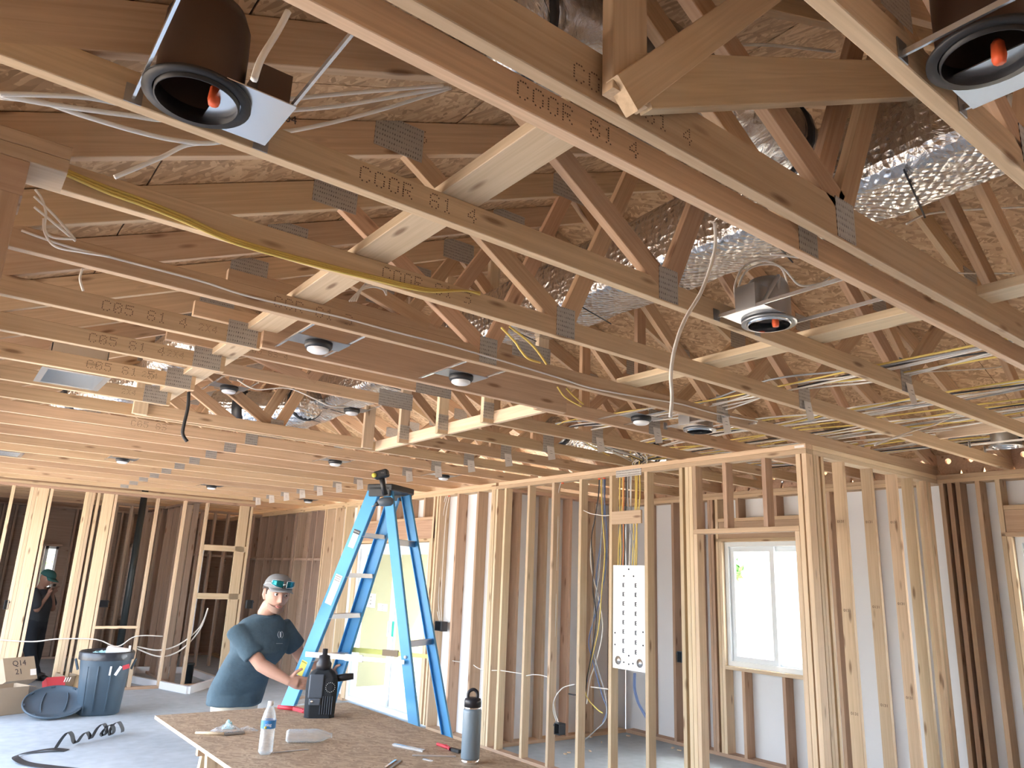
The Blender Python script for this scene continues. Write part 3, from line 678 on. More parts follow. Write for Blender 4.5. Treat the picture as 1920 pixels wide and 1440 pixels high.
for (a, b_, mt_) in [((688, 1112), (703, 1140), 'window_label'), ((709, 1131), (726, 1147), 'white_paper'), ((730, 1164), (737, 1194), 'green_sticker')]:
    p, q = at(*a, 0, X1+.06), at(*b_, 0, X1+.06); s = sticker(d1, q.y, p.y, q.z, p.z, mt_, X1+.06)
    for k in range(3 if mt_ != 'green_sticker' else 0): text('print', 'II IIII', abs(q.z-p.z)*.12, (X1+.056, (p.y+q.y)/2, p.z-(k+1)*(p.z-q.z)*.25), (0, -1, 0), (0, 0, 1), 'ink', d1)
hd = MB().box(X1+.035, X1+.05, 9.30, 9.33, .95, 1.15); hd.build('handle', 'vinyl', d1)
slider('window_1', 'white vinyl sliding window seen through the doorway', X2+.05, W1[0], W1[1], W1[2], W1[3], 4.86)
slider('window_2', 'white vinyl window at the right edge', X2+.05, W2[0], W2[1], W2[2], W2[3], 1.7)
for i, W in enumerate((wl, w2)):
    t = struct(f'window_{i+3}', 'narrow bright window in the far back wall', (W[0], YB, W[2]))
    mb = MB(); y = YB+.05
    mb.box(W[0], W[0]+.05, y, y+.08, W[2], W[3]); mb.box(W[1]-.04, W[1], y, y+.08, W[2], W[3]); mb.box(W[0], W[1], y, y+.08, W[2], W[2]+.05); mb.box(W[0], W[1], y, y+.08, W[3]-.05, W[3])
    mb.build('window_frame', 'vinyl', t)
    MB().box(W[0], W[1], y+.03, y+.035, W[2], W[3]).build('pane', 'glass', t)
# ================================================================== ELECTRICAL PANEL, BOXES
px = X1+.012; py0, py1, pz0, pz1 = 4.672, 5.068, 1.02, 1.915
t = thing('electrical_panel', 'tall white breaker panel tub with two columns of slots between partition studs', 'panel', (px, 4.87, pz0))
MB().box(px, px+.09, py0, py1, pz0, pz1).build('tub', 'panel_white', t)
for c_ in (-.065, .085):
    for k in range(8):
        z = pz1-.175-k*.0805; mb = MB().box(px-.003, px-.0005, 4.87-c_+.001, 4.87-c_+.010, z-.018, z+.018); mb.box(px-.003, px-.0005, 4.87-c_-.010, 4.87-c_+.001, z-.018, z-.012).box(px-.003, px-.0005, 4.87-c_-.010, 4.87-c_+.001, z+.012, z+.018).box(px-.003, px-.0005, 4.87-c_-.008, 4.87-c_+.001, z-.003, z+.003)
        mb.build('breaker_slot', 'slot', t)
for y in (5.0, 4.74):
    MB().lathe([(.036, -.004), (.036, 0)], (px, y, pz0+.07), 20, 'X').build('knockout', 'bright_steel', t)
for y, z in [(4.93, .06), (4.87, .05), (4.82, .06), (4.87, .12), (5.04, .2), (4.70, .22), (5.04, .3), (4.7, .33), (4.87, .86), (4.93, .80), (4.81, .80)]:
    MB().lathe([(.007, -.004), (.007, 0)], (px, y, pz0+z), 8, 'X').build('screw', 'slot', t)
def ebox(label, c, w, h, d, axis='X', mat='box_plastic', grp=None):
    t = thing('junction_box', label, 'box', c, grp); x, y, z = c; k = .004
    mb = MB()
    if axis == 'X': mb.box(x, x+d, y-w/2, y-w/2+k, z-h/2, z+h/2).box(x, x+d, y+w/2-k, y+w/2, z-h/2, z+h/2).box(x, x+d, y-w/2, y+w/2, z-h/2, z-h/2+k).box(x, x+d, y-w/2, y+w/2, z+h/2-k, z+h/2).box(x+d-k, x+d, y-w/2, y+w/2, z-h/2, z+h/2)
    else: mb.box(x-w/2, x-w/2+k, y, y+d, z-h/2, z+h/2).box(x+w/2-k, x+w/2, y, y+d, z-h/2, z+h/2).box(x-w/2, x+w/2, y, y+d, z-h/2, z-h/2+k).box(x-w/2, x+w/2, y, y+d, z+h/2-k, z+h/2).box(x-w/2, x+w/2, y+d-k, y+d, z-h/2, z+h/2)
    mb.build('shell', mat, t)
    nb = MB().box(x+.002, x+.05, y+w/2, y+w/2+.012, z+h*.2, z+h*.35) if axis == 'X' else MB().box(x+w/2, x+w/2+.012, y+.002, y+.05, z+h*.2, z+h*.35)
    nb.build('nail_bracket', mat, t)
    return t
p = at(822, 1174, 0, X1-.01); ebox('wide black switch box on the stud right of the sliding door', (X1-.012, p.y, p.z), .16, .11, .08)
p = at(1040, 1366, 0, X1-.01); ebox('black outlet box low on the partition stud with a white cable entering', (X1-.012, p.y-.03, p.z), .075, .10, .08)
p = at(1275, 1232, 0, X2); ebox('grey outlet box on the house-wrapped wall left of the doorway', (X2-.01, p.y, p.z), .07, .12, .08, mat='grey_plastic')
p = at(195, 1132, 1, YL+1.6); ebox('dark switch box on a stud beyond the far wall', (p.x, p.y, p.z), .13, .11, .07, 'Y')
p = at(310, 1255, 1, YL+1.8); ebox('small dark outlet box above the white floor frame', (p.x, p.y, p.z), .09, .12, .06, 'Y')
p = at(12, 1134, 1, YL-.01); ebox('narrow dark box on the far wall at the left edge', (p.x, p.y, p.z), .05, .12, .06, 'Y')
p = at(457, 1133, 1, YL-.01); ebox('dark box on the end post behind the worker', (p.x+.1, p.y, p.z), .10, .13, .07, 'Y')
# strap plate nailed over the top plate above the panel
a, b_ = at(1155, 872, 0, X1-.004), at(1202, 866, 0, X1-.004)
o = MB().box(X1-.004, X1-.0005, b_.y, a.y, H-.10, H-.035).build('strap_plate', 'nail_plate'); tag(o, 'galvanised strap plate nailed across the top plate above the panel wires', 'plate')
o = MB().box(X1-.002, X1-.0005, YC+.01, YC+.09, H-.03, H-.012).build('label_strip', 'white_paper'); tag(o, 'small white label stapled to the plate end at the partition corner', 'label')
# ================================================================== CABLES
G = 'white cables'
def pc(plane_ax, val, pts, r=.004, mat='white_cable', label='', group=None, name='cable'):
    return cable(label, [at(x, y, plane_ax, val) for x, y in pts], r, mat, name, group)
yf = WO[tr[4].name].y-.008
for i, (dy_, mt_) in enumerate([(0, 'yellow_cable'), (6, 'yellow_cable'), (11, 'yellow_cable')]):
    pc(1, yf-.003*i, [(122, 318+dy_*.8), (200, 350+dy_), (270, 375+dy_), (350, 408+dy_*.9), (430, 444+dy_*.8), (520, 472+dy_*.7), (620, 498+dy_*.7), (700, 518+dy_*.6), (800, 541+dy_*.5), (870, 545), (900, 549+dy_*.3)], .0048, mt_, ['top', 'middle', 'bottom'][i]+' one of three yellow cables stapled side by side along a truss', 'yellow cables along the truss')
yf = WO[tr[5].name].y-.008
pc(1, yf, [(40, 432), (120, 460), (206, 482), (302, 507), (380, 528), (458, 553), (550, 575), (640, 595), (740, 622), (840, 647), (940, 676), (1040, 706), (1107, 727), (1190, 743), (1273, 757), (1340, 775), (1420, 790)], .005, label='long white cable stapled to the truss in line with the partition')
for pts, lb in [([(66, 355), (78, 372), (86, 400), (84, 430), (100, 445), (142, 448)], 'white cable looping down beside the left corner post, outer loop'),
                ([(64, 368), (90, 392), (115, 418), (140, 448)], 'white cable looping beside the left corner post, middle strand'),
                ([(64, 388), (84, 404), (118, 432), (142, 452)], 'white cable looping beside the left corner post, lower strand'),
                ([(82, 410), (84, 436), (104, 462), (150, 472), (206, 481)], 'white cable running from the corner post onto the truss'),
                ([(155, 504), (150, 522), (156, 545)], 'short white cable end hanging below the truss at the left')]:
    pc(1, 2.9, pts, .0045, label=lb)
# cables crossing near the big can light
for i, pts in enumerate([[(0, 176), (80, 178), (170, 184), (300, 205), (480, 192), (640, 176), (830, 160)], [(0, 178), (90, 195), (240, 216), (330, 225), (490, 210), (640, 198), (840, 163)], [(0, 182), (80, 192), (150, 215), (250, 245), (330, 263), (400, 268), (480, 250), (560, 243), (700, 210), (845, 165)], [(400, 268), (350, 272), (300, 296), (215, 332)]]):
    pc(1, 1.92+.02*i, pts, .0062, label=['upper white cable fanning out behind the big can light', 'second white cable fanning out behind the big can light', 'white cable sagging lowest behind the big can light', 'white cable branching down towards the yellow cables'][i])
pc(1, 1.42, [(540, 22), (520, 60), (490, 110), (476, 150)], .008, label='thick grey cable dropping to the junction box of the big can light', mat='white_cable')
pc(1, 1.5, [(1340, 418), (1340, 470), (1318, 540), (1284, 600), (1266, 650), (1258, 700), (1260, 745), (1257, 782)], .0062, label='white cable hanging free from the close pair of trusses')
pc(1, 1.3, [(1355, 84), (1450, 85), (1565, 97)], .0055, label='white cable crossing behind the diagonal timbers at the top')
pc(1, 1.42, [(1445, 476), (1560, 490), (1680, 500), (1800, 512), (1925, 512)], .004, label='thin white cable across the roof space at the right')
pc(1, 1.3, [(1700, 420), (1760, 398), (1925, 388)], .005, label='white cable running along the lower edge of the foil duct')
pc(1, .7, [(1895, 180), (1898, 240), (1915, 300), (1922, 330)], .01, label='grey cable dropping at the right edge', mat='white_cable')
for i, pts in enumerate([[(1380, 565), (1378, 535), (1395, 500), (1430, 488), (1470, 505), (1500, 535), (1540, 530), (1556, 520)], [(1384, 565), (1384, 540), (1400, 508), (1430, 496), (1462, 500), (1475, 530), (1468, 560)]]):
    pc(1, 1.78, pts, .005, label=['white cable arching out of the silver can light to the right', 'white cable looping over the silver can light'][i])
# bundles lying across the trusses towards the panel
random.seed(11)
cols = ['white_cable', 'white_cable', 'yellow_cable', 'white_cable', 'grey_cable', 'yellow_cable', 'white_cable', 'black_cable']
zt_ = H+.095
bundles = [(3.95, 8, .15), (4.85, 9, .22), (5.35, 9, .25), (5.95, 10, .3), (6.4, 7, .22)]
for bi, (x0, n, wd_) in enumerate(bundles):
    for k in range(n):
        xx = x0+random.uniform(-wd_, wd_); mt_ = cols[(k+bi) % 8]
        ys_ = [.4, 1.1, 1.9, 2.5, 3.1, 3.8, 4.5]
        pts = [V(xx+random.uniform(-.07, .07), y, zt_+(.0 if j % 2 else -.005)+random.uniform(0, .05)) for j, y in enumerate(ys_)]
        if bi < 3: pts += [V(5.12+random.uniform(-.03, .05), 4.85+random.uniform(-.15, .15), H+.05), V(5.12, 4.85+random.uniform(-.15, .15), H-.02)]
        nm = {'white_cable': 'white', 'black_cable': 'black', 'yellow_cable': 'yellow', 'grey_cable': 'grey'}[mt_]
        cable(f'{nm} cable in the {["first", "second", "third", "fourth", "fifth"][bi]} bundle from the left crossing the trusses above the small room', pts, .0055, mt_, 'cable', f'{nm} cables, bundle {["one", "two", "three", "four", "five"][bi]} above the small room')
for pts, lb in [([(1640, 835), (1700, 812), (1755, 795), (1800, 773)], 'loose white cable rising to the right above the return partition'), ([(1642, 833), (1670, 822), (1710, 815)], 'short loose white cable end above the return partition'), ([(1660, 700), (1740, 697), (1860, 690), (1925, 678)], 'white cable strung straight across the right-hand trusses')]:
    pc(1, 1.95, pts, .0045, label=lb)
# panel feed cables
feed = [(1163, 1163, 'yellow_cable'), (1167, 1159, 'yellow_cable'), (1170, 1168, 'orange_cable'), (1173, 1171, 'black_cable'), (1178, 1184, 'grey_cable'), (1181, 1188, 'grey_cable'), (1184, 1180, 'white_cable'), (1191, 1186, 'yellow_cable'), (1195, 1193, 'yellow_cable'), (1199, 1190, 'yellow_cable')]
for i, (a, b_, mt_) in enumerate(feed):
    nm = mt_.split('_')[0]
    cable(f'{nm} cable dropping from the top plate into the breaker panel', [at(a, 880, 0, X1+.05), at(a+(1 if i % 2 else -1), 930, 0, X1+.05), at((a+b_)/2, 985, 0, X1+.05), at(b_+1, 1030, 0, X1+.05), at(b_, 1064, 0, X1+.05)], .0062, mt_, 'cable', f'{nm} cables into the breaker panel')
# loose cables left of the panel
loose = [([(1124, 888), (1122, 930), (1115, 975), (1109, 1010), (1112, 1060), (1112, 1110), (1118, 1160), (1110, 1220), (1101, 1270), (1096, 1300), (1080, 1303), (1066, 1301)], 'black_cable'),
         ([(1128, 888), (1128, 940), (1131, 990), (1134, 1040), (1128, 1110), (1122, 1180), (1106, 1250), (1098, 1290), (1102, 1310), (1120, 1330), (1130, 1337)], 'yellow_cable'),
         ([(1131, 888), (1130, 950), (1128, 1000), (1124, 1070), (1115, 1140), (1110, 1200), (1120, 1250), (1132, 1290), (1138, 1325), (1135, 1350), (1116, 1370), (1096, 1388)], 'grey_cable'),
         ([(1133, 888), (1134, 950), (1138, 1010), (1134, 1080), (1120, 1140), (1104, 1200), (1112, 1240), (1128, 1300), (1138, 1330), (1130, 1355)], 'blue_cable'),
         ([(1126, 888), (1120, 950), (1110, 1000), (1108, 1060), (1122, 1120), (1130, 1180), (1118, 1240), (1106, 1275), (1100, 1320)], 'white_cable'),
         ([(1135, 888), (1133, 960), (1126, 1020), (1118, 1090), (1126, 1150), (1112, 1230), (1100, 1280)], 'blue_cable')]
for i, (pts, mt_) in enumerate(loose):
    pc(0, X1+.12+.01*i, pts, .0058, mt_, f'loose {mt_.split("_")[0]} cable hanging left of the breaker panel' + (' ending in a stripped tip' if i == 0 else ' reaching lowest' if i == 2 else ' twisted right of the black one' if i == 3 else ' hooked over the end' if i == 5 else ''))
pc(0, X1+.03, [(1094, 957), (1108, 963), (1120, 965), (1132, 967), (1145, 966)], .005, label='short white cable tied across the loose bundle')
pc(0, X1+.05, [(1078, 1283), (1055, 1290), (1040, 1310), (1037, 1330), (1043, 1352)], .005, label='white cable curving into the low black outlet box')
pc(0, X1+.06, [(1055, 896), (1046, 930), (1046, 1000), (1043, 1080), (1041, 1180), (1037, 1260), (1037, 1310), (1042, 1340), (1048, 1356)], .005, label='white cable running down the partition stud to the low black box')
pc(0, X1+.07, [(1108, 1288), (1125, 1290), (1144, 1293)], .005, label='short white cable between two partition studs left of the panel')
pc(0, X1+.04, [(848, 1239), (862, 1241), (880, 1243)], .0045, label='white cable poking through the stud right of the sliding door')
pc(0, X1+.02, [(888, 1247), (897, 1253), (908, 1256), (925, 1257), (935, 1257)], .0045, label='white cable leaving the second stud towards the doubled stud')
pc(0, X1+.02, [(938, 1257), (958, 1260), (978, 1263)], .0045, label='white cable between the doubled stud and the next one')
pc(0, X1+.02, [(987, 1267), (1000, 1265), (1015, 1266), (1028, 1270)], .0045, label='white cable arched between two partition studs')
for i, dx in enumerate((-4, 0, 5)):
    pc(0, X1+.05, [(842+dx*.6, 920), (832+dx, 960), (828+dx, 1010), (824+dx, 1080), (822+dx, 1130), (826+dx*.5, 1166)], .0048, label='white cable stapled down the stud right of the sliding door to the wide box', group='cables down to the wide switch box')
for x_, tp in [(1163, 'o'), (1171, 'o'), (1181, 'o'), (1192, 'o'), (1124, 'p'), (1133, 'p'), (843, 'q'), (1055, 's')]:
    p = at(x_, 884 if tp != 'q' and tp != 's' else 918 if tp == 'q' else 894, 0, X1+.05); o = MB().lathe([(.012, 0), (.016, .008), (.012, .014), (.0, .016)], (p.x, p.y, H-.088), 8).build('sealant_blob', 'orange_plastic'); tag(o, {'o': 'orange sealant blob around the cables above the breaker panel', 'p': 'orange sealant blob around the loose cables left of the panel', 'q': 'orange sealant blob over the cables right of the sliding door', 's': 'orange sealant blob where a white cable leaves the top plate'}[tp], 'sealant', 'sealant ' + {'o': 'above the panel', 'p': 'left of the panel', 'q': 'by the door', 's': 'on the plate'}[tp])
for i, pts in enumerate([[(940, 614), (965, 640), (975, 655), (990, 672), (1013, 680)], [(955, 612), (985, 635), (1005, 655), (1025, 683)], [(1045, 725), (1060, 745), (1090, 762)], [(1062, 728), (1075, 742), (1094, 758)]]):
    pc(1, 2.75 if i < 2 else 3.5, pts, .0055, 'yellow_cable', ['yellow cable dropping behind the truss, left strand', 'yellow cable dropping behind the truss, right strand', 'yellow cable going on down behind the next truss, left strand', 'yellow cable going on down behind the next truss, right strand'][i])
for i in range(4):
    pc(1, 3.4, [(655+i*4, 565), (675+i*3, 545-i*4), (700+i*3, 538-i*3), (725, 545+i*3)], .005, label='white cable arching among the webs over the wide header beam', group='arched white cables over the wide header beam')
pc(1, YL-.02, [(-10, 1199), (60, 1203), (110, 1198), (180, 1199), (220, 1212), (255, 1193), (305, 1193)], .009, label='white cable looped along the far wall from stud to stud')
for i, y_ in enumerate((0, 12)):
    pc(1, YL+.05, [(255, 1212+y_*.3), (300, 1219+y_), (340, 1206+y_), (375, 1175+y_*.4), (390, 1140)], .011, label=['upper curved plastic water pipe behind the far studs', 'lower curved plastic water pipe behind the far studs'][i], name='water_pipe')
pc(1, 5.2, [(445, 712), (480, 730), (540, 728), (590, 748), (620, 762), (655, 763)], .005, label='white cable linking two small round lights in the raised ceiling')
text('handwriting', 'C04', .035, at(537, 222, 1, WO[tr[3].name].y-.003), (1, 0, .15), (0, 0, 1), 'ink', tr[3])
# ================================================================== LIGHTS
def can(label, c, r, h, body, plate_mat, bracket_y, jx=1, orange=True, rot=0):
    """housing centred at c (mouth at c.z), hung on the near face of the truss at bracket_y"""
    c = Vector(c); t = thing('recessed_light', label, 'light', c)
    mb = MB().lathe([(r*.86, .0), (r*.86, h*.55), (r*.84, h*.8), (r*.7, h*.97), (r*.45, h), (0, h), (0, h-.01), (r*.66, h-.02), (r*.80, h*.75), (r*.82, 0)], c, 32, caps=False); mb.build('housing', body, t)
    MB().lathe([(r*.86, -.003), (r*1.06, -.004), (r*1.06, .004), (r*.86, .006)], c, 36, caps=False).build('collar', 'black_can' if body != 'steel' else 'steel', t)
    MB().lathe([(r*.80, -.012), (r*.83, -.012), (r*.83, .03), (r*.80, .03), (r*.80, -.012)], c, 32, caps=False).build('inner_ring', 'chrome' if body == 'steel' else 'black_can', t)
    if orange: 
        MB().lathe([(.012, 0), (.015, .012), (.013, .045), (.006, .055)], c+V(r*.30, -r*.1, -.01), 8).build('wire_connector', 'orange_plastic', t)
    pl = MB(); x0, x1 = (c.x+.3*r, c.x+r*1.75) if jx > 0 else (c.x-r*1.75, c.x-.3*r)
    pl.box(x0, x1, c.y-r*.95, c.y+r*.95, c.z+.008, c.z+.011); pl.build('mounting_plate', plate_mat, t)
    bx0, bx1 = (c.x+1.0*r, c.x+1.7*r) if jx > 0 else (c.x-1.75*r, c.x-.9*r)
    MB().box(bx0, bx1, c.y-r*.6, c.y+r*.3, c.z+.012, c.z+.115).build('wiring_box', body, t)
    for sy, o_ in ((-1, 'a'), (1, 'b')):
        pass
    for sx in (-1, 1):
        x = c.x+sx*r*1.02 if sx*jx < 0 else c.x+sx*r*1.7
        MB().bar((x, bracket_y-.002, c.z+.018), (x, bracket_y-.56, c.z+.018), .007, .014).build('hanger_bar', 'bright_steel', t)
        MB().box(x-.02, x+.02, bracket_y-.003, bracket_y-.0005, c.z+.0, c.z+.05).build('bar_foot', 'steel', t)
    return t
y3 = WO[tr[3].name].y; yA = WO[tr[0].name].y
p = at(362, 197, 2, H); can('large black can light on the near face of the truss at upper left', (p.x, min(p.y, y3-.13), H), .115, .25, 'brown_can', 'bright_steel', y3)
p = at(1785, 133, 2, H); can('large black can light at the top right corner beside the nearest truss', (p.x, min(p.y, yA-.12), H), .105, .26, 'brown_can', 'bright_steel', yA)
p = at(1420, 612, 2, H+.0); can('silver can light with coiled conduit in the right half of the ceiling', (p.x, y3-.13, H+.0), .105, .19, 'steel', 'bright_steel', y3, jx=-1, orange=True)
p = at(1312, 812, 2, H); can('silver can light just above the partition left of the corner post', (p.x, p.y, H+.02), .11, .17, 'steel', 'bright_steel', p.y+.16, orange=False, jx=-1)
p = at(1885, 842, 2, H); can('silver can light at the right edge above the outer wall', (p.x, p.y, H+.02), .10, .18, 'steel', 'bright_steel', p.y+.2, orange=False)
cc = at(1445, 545, 1, y3-.2)
cable('ribbed steel conduit curling over the silver can light', [cc+V(-.06, 0, -.07), cc+V(-.02, -.04, .03), cc+V(.03, -.02, .06), cc+V(.05, 0, .0), cc+V(.04, 0, -.08)], .009, 'steel', 'conduit', None, 'conduit')
def wafer(label, x, y, z, s=.8, grp=None):
    t = thing('downlight', label, 'light', (x, y, z), grp)
    MB().box(x-.17*s, x+.17*s, y-.09*s, y+.09*s, z+.012, z+.015).build('mounting_plate', 'steel', t)
    MB().lathe([(.085*s, .012), (.085*s, -.008), (.075*s, -.02)], (x, y, z), 24).build('ring', 'black_plastic', t)
    MB().lathe([(.066*s, .005), (.066*s, -.03), (.05*s, -.038), (0, -.04)], (x, y, z), 24).build('lamp_disc', 'white_plastic', t)
    for sy in (-1, 1): MB().box(x+sy*.16*s-.006, x+sy*.16*s+.006, y-.28, y+.28, z+.016, z+.024).build('hanger_bar', 'bright_steel', t)
wl_ = [((600, 622), H, 'small round light left of centre above the wide header beam'), ((432, 712), 3.09, 'small round light at the left end of the raised ceiling recess'), ((661, 757), 3.09, 'small round light in the middle of the raised ceiling recess'), ((866, 686), H, 'small round light beside the right end of the header beam'),
       ((397, 910), H, 'small round light over the far stud wall'), ((832, 888), H, 'small round light right of the ladder top'), ((1202, 757), H, 'small round light near the wires left of the partition'), ((628, 872), H, 'small round light behind the ladder top'), ((578, 937), H, 'farthest small round light near the hallway'), ((230, 862), H, 'small fixture box among the far left trusses')]
for (a, z, lb) in wl_:
    p = at(a[0], a[1], 2, z); lo = max(q for q in ysort if q < p.y); hi = min(q for q in ysort if q > p.y); ym = (lo+hi+T)/2; p.x += (ym-p.y)*p.x/p.y; wafer(lb, p.x, ym, z)
ysort = sorted([WO[tr[k].name].y for k in tr])
for a, lb in [((134, 712), 'square duct boot opening among the left trusses'), ((5, 850), 'square duct boot opening at the left edge')]:
    p = at(*a, 2, H); t = thing('duct_boot', lb, 'vent', (p.x, p.y, H)); x, y = p.x, p.y; z0 = H+.0; mb = MB()
    mb.box(x-.15, x-.145, y-.2, y+.2, z0, z0+.16).box(x+.145, x+.15, y-.2, y+.2, z0, z0+.16).box(x-.15, x+.15, y-.2, y-.195, z0, z0+.16).box(x-.15, x+.15, y+.195, y+.2, z0, z0+.16).box(x-.15, x+.15, y-.2, y+.2, z0+.16, z0+.165)
    mb.build('sheet_metal_box', 'bright_steel', t)
    mb = MB(); mb.box(x-.18, x-.15, y-.23, y+.23, z0, z0+.003).box(x+.15, x+.18, y-.23, y+.23, z0, z0+.003).box(x-.15, x+.15, y-.23, y-.2, z0, z0+.003).box(x-.15, x+.15, y+.2, y+.23, z0, z0+.003); mb.build('flange', 'bright_steel', t)
for i, a in enumerate([(1688, 873), (1371, 910), (1466, 899), (1663, 888)]):
    p = at(*a, 0, X2-.012); o = MB().lathe([(.012, -.006), (.02, 0), (.02, .01)], (p.x, p.y, p.z+.02), 10, 'X').lathe([(.012, -.006), (.02, 0), (.02, .01)], (p.x, p.y, p.z-.02), 10, 'X').build('pipe_clip', 'bright_steel')
    tag(o, ['double round steel clip on the top plate right of the return partition', 'double round steel clip above the doorway, left', 'double round steel clip above the doorway, right', 'double round steel clip just behind the return partition'][i], 'clip')
yb_ = WO[tr[9].name].y
cable('black strap dangling from a truss at the left of the raised ceiling', [at(354, 735, 1, yb_), at(352, 765, 1, yb_), at(344, 800, 1, yb_), at(343, 815, 1, yb_), at(351, 828, 1, yb_)], .012, 'strap_black', 'hanging_strap', None, 'strap')

# ink marks on the studs of the return partition
for i, xs_ in enumerate((5.575, 6.01, 6.42)):
    for z in (2.28, 1.62, .9): text('lumber_mark', '0131', .03, (xs_-.0012, YC+.045, z+.03*i), (0, -1, 0), (0, 0, 1), 'faded_ink', wc)

rd = random.Random(21)
for i in range(9):
    a = [(1070, 1412), (1058, 1414), (1092, 1402), (1105, 1408), (1175, 1380), (1128, 1392), (1260, 1404), (1270, 1407), (1105, 1382)][i]
    q = at(*a, 2, 0); o = MB().bar(q+V(0, 0, .006), q+V(rd.uniform(-.05, .05), rd.uniform(-.05, .05), .006), rd.uniform(.01, .03), .01).build('wood_chip', 'pale_wood'); tag(o, 'small pale scrap lying on the slab inside the small room', 'scrap', 'scraps on the slab of the small room')
pc(0, 6.3, [(1190, 1262), (1190, 1290), (1196, 1315), (1206, 1335), (1216, 1352)], .016, 'blue_cable', 'thick bluish hose curving down behind the panel studs', name='hose')
# ================================================================== STEPLADDER
LX, LY, LTH, LB, LC, LW1, LW3, LZ = 2.78, 5.14, -1.06, .28, .21, .07, .06, 2.40
def lad(r, z):
    a, w0 = .09, .15; h = LZ-z; s = -1 if r[1] == '1' else 1
    u, v = (-a-LB*h, s*(w0+LW1*h)) if r[0] == 'F' else (a+LC*h, s*(w0-.02+LW3*h))
    return V(LX+u*math.cos(LTH)-v*math.sin(LTH), LY+u*math.sin(LTH)+v*math.cos(LTH), z)
def proj(p):
    v = Vector(p)-CP; z = v.dot(cd); return 960+F*v.dot(cr)/z, 720-F*v.dot(cu)/z, z
SP = lambda x, y: (520+x/2.667, 860+y/2.667)
seen = {'F1': (SP(490, 140), SP(84, 1150)), 'F2': (SP(570, 250), SP(315, 1055)), 'R1': (SP(553, 180), SP(680, 1330)), 'R2': (SP(645, 180), SP(850, 1370))}
def railend(r, z):
    x, y, d = proj(lad(r, z)); (xa, ya), (xb, yb) = seen[r]; xx = xa+(y-ya)*(xb-xa)/(yb-ya)
    p = deep(xx, y, d); s = (z-CZ)/(p.z-CZ) if abs(p.z-CZ) > .3 else 1
    return Vector((CP.x+(p.x-CP.x)*s, CP.y+(p.y-CP.y)*s, z))
RT = {r: railend(r, LZ-.05) for r in seen}; RB = {r: railend(r, .0) for r in seen}
def rail(r, z): return RT[r].lerp(RB[r], (LZ-.05-z)/(LZ-.05))
lz = thing('step_ladder', 'tall blue fibreglass stepladder with grey steps standing open', 'ladder', (LX, LY, 0))
fb = ((RB['R1']+RB['R2'])/2-(RB['F1']+RB['F2'])/2); fb.z = 0; fb.normalize(); sd = V(-fb.y, fb.x, 0)
if (RB['F2']-RB['F1']).dot(sd) < 0: sd = -sd
for r in ('F1', 'F2', 'R1', 'R2'):
    a, b = RT[r], RB[r]; s = sd if r[1] == '1' else -sd; mb = MB(); w_ = .098 if r[0] == 'F' else .070; d_ = .034 if r[0] == 'F' else .026
    ax = (b-a).normalized(); wd = fb-ax*fb.dot(ax); wd.normalize(); th = .005
    mb.bar(a, b, th, w_, up=wd)                      # web of the channel, then its two flanges
    for k in (-1, 1): mb.bar(a+wd*k*(w_/2)+s*d_/2, b+wd*k*(w_/2)+s*d_/2, d_, th, up=wd)
    o = mb.build('front_rail' if r[0] == 'F' else 'rear_rail', 'blue_rail', lz)
    mb = MB().bar(b+V(0, 0, .05), b-V(0, 0, 0)+V(0, 0, .002), d_*1.6, w_*1.15, up=wd); mb.build('rubber_foot', 'black_plastic', lz)
for k in range(1, 8):
    z = LZ-.06-k*.298; p, q = rail('F1', z), rail('F2', z)
    if z > .15: MB().bar(p, q, .085, .006, up=(0, 0, 1)).bar(p-fb*.043-V(0, 0, .014), q-fb*.043-V(0, 0, .014), .004, .032).bar(p+fb*.043-V(0, 0, .014), q+fb*.043-V(0, 0, .014), .004, .032).build('step', 'aluminium', lz)
for z in (1.98, 1.28, .42):
    p, q = rail('R1', z), rail('R2', z); MB().bar(p, q, .004, .045).bar(p+V(0,0,.02)+fb*.01, q+V(0,0,.02)+fb*.01, .022, .003).build('rear_brace', 'aluminium', lz)
zs = 1.15
for a, b, m_ in (('F1', 'R1', 'white_plastic'), ('F2', 'R2', 'yellow_strip')):
    s = -sd*.03 if a[1] == '1' else sd*.02
    p, q = at(*SP(172, 908), 1, 1) if False else rail(a, zs+.02)+s, rail(b, zs+.02)+s; md = (p+q)/2
    MB().bar(p, md, .008, .035).bar(md, q, .008, .028).build('spreader_bar', m_, lz)
    MB().bar(md-(q-p).normalized()*.07-s*.1, md+(q-p).normalized()*.07-s*.1, .014, .045).build('spreader_hinge', 'white_plastic' if a[1] == '1' else 'cardboard', lz)
cap = MB(); c0 = (RT['F1']+RT['F2']+RT['R1']+RT['R2'])/4; hw = (RT['F2']-RT['F1']).length/2+.02
for sx, sy, w_ in ((0, 0, 1),):
    A = c0-sd*hw-fb*.14; cap.bar(c0-sd*hw+V(0, 0, .03), c0+sd*hw+V(0, 0, .03), .22, .05); cap.bar(c0-sd*hw, c0-sd*(hw-.02), .19, .08); cap.bar(c0+sd*hw, c0+sd*(hw-.02), .19, .08)
bev(cap.build('top_cap', 'black_plastic', lz), .012, 2)
def onrail(r, z0, z1, w_, mat, name, off=.004):
    a, b = rail(r, z1), rail(r, z0); ax = (b-a).normalized(); wd = (fb-ax*fb.dot(ax)).normalized(); n_ = -sd if r[1] == '1' else sd
    o = MB().bar(a+n_*off, b+n_*off, .0012, w_, up=wd).build(name, mat, lz); return a, b, wd, n_
a, b, wd, n_ = onrail('F1', 1.93, 2.06, .052, 'white_paper', 'warning_label')
MB().bar(a+n_*.006-V(0,0,.0), a.lerp(b, .22)+n_*.006, .001, .056, up=wd).build('label_header', 'black_plastic', lz)
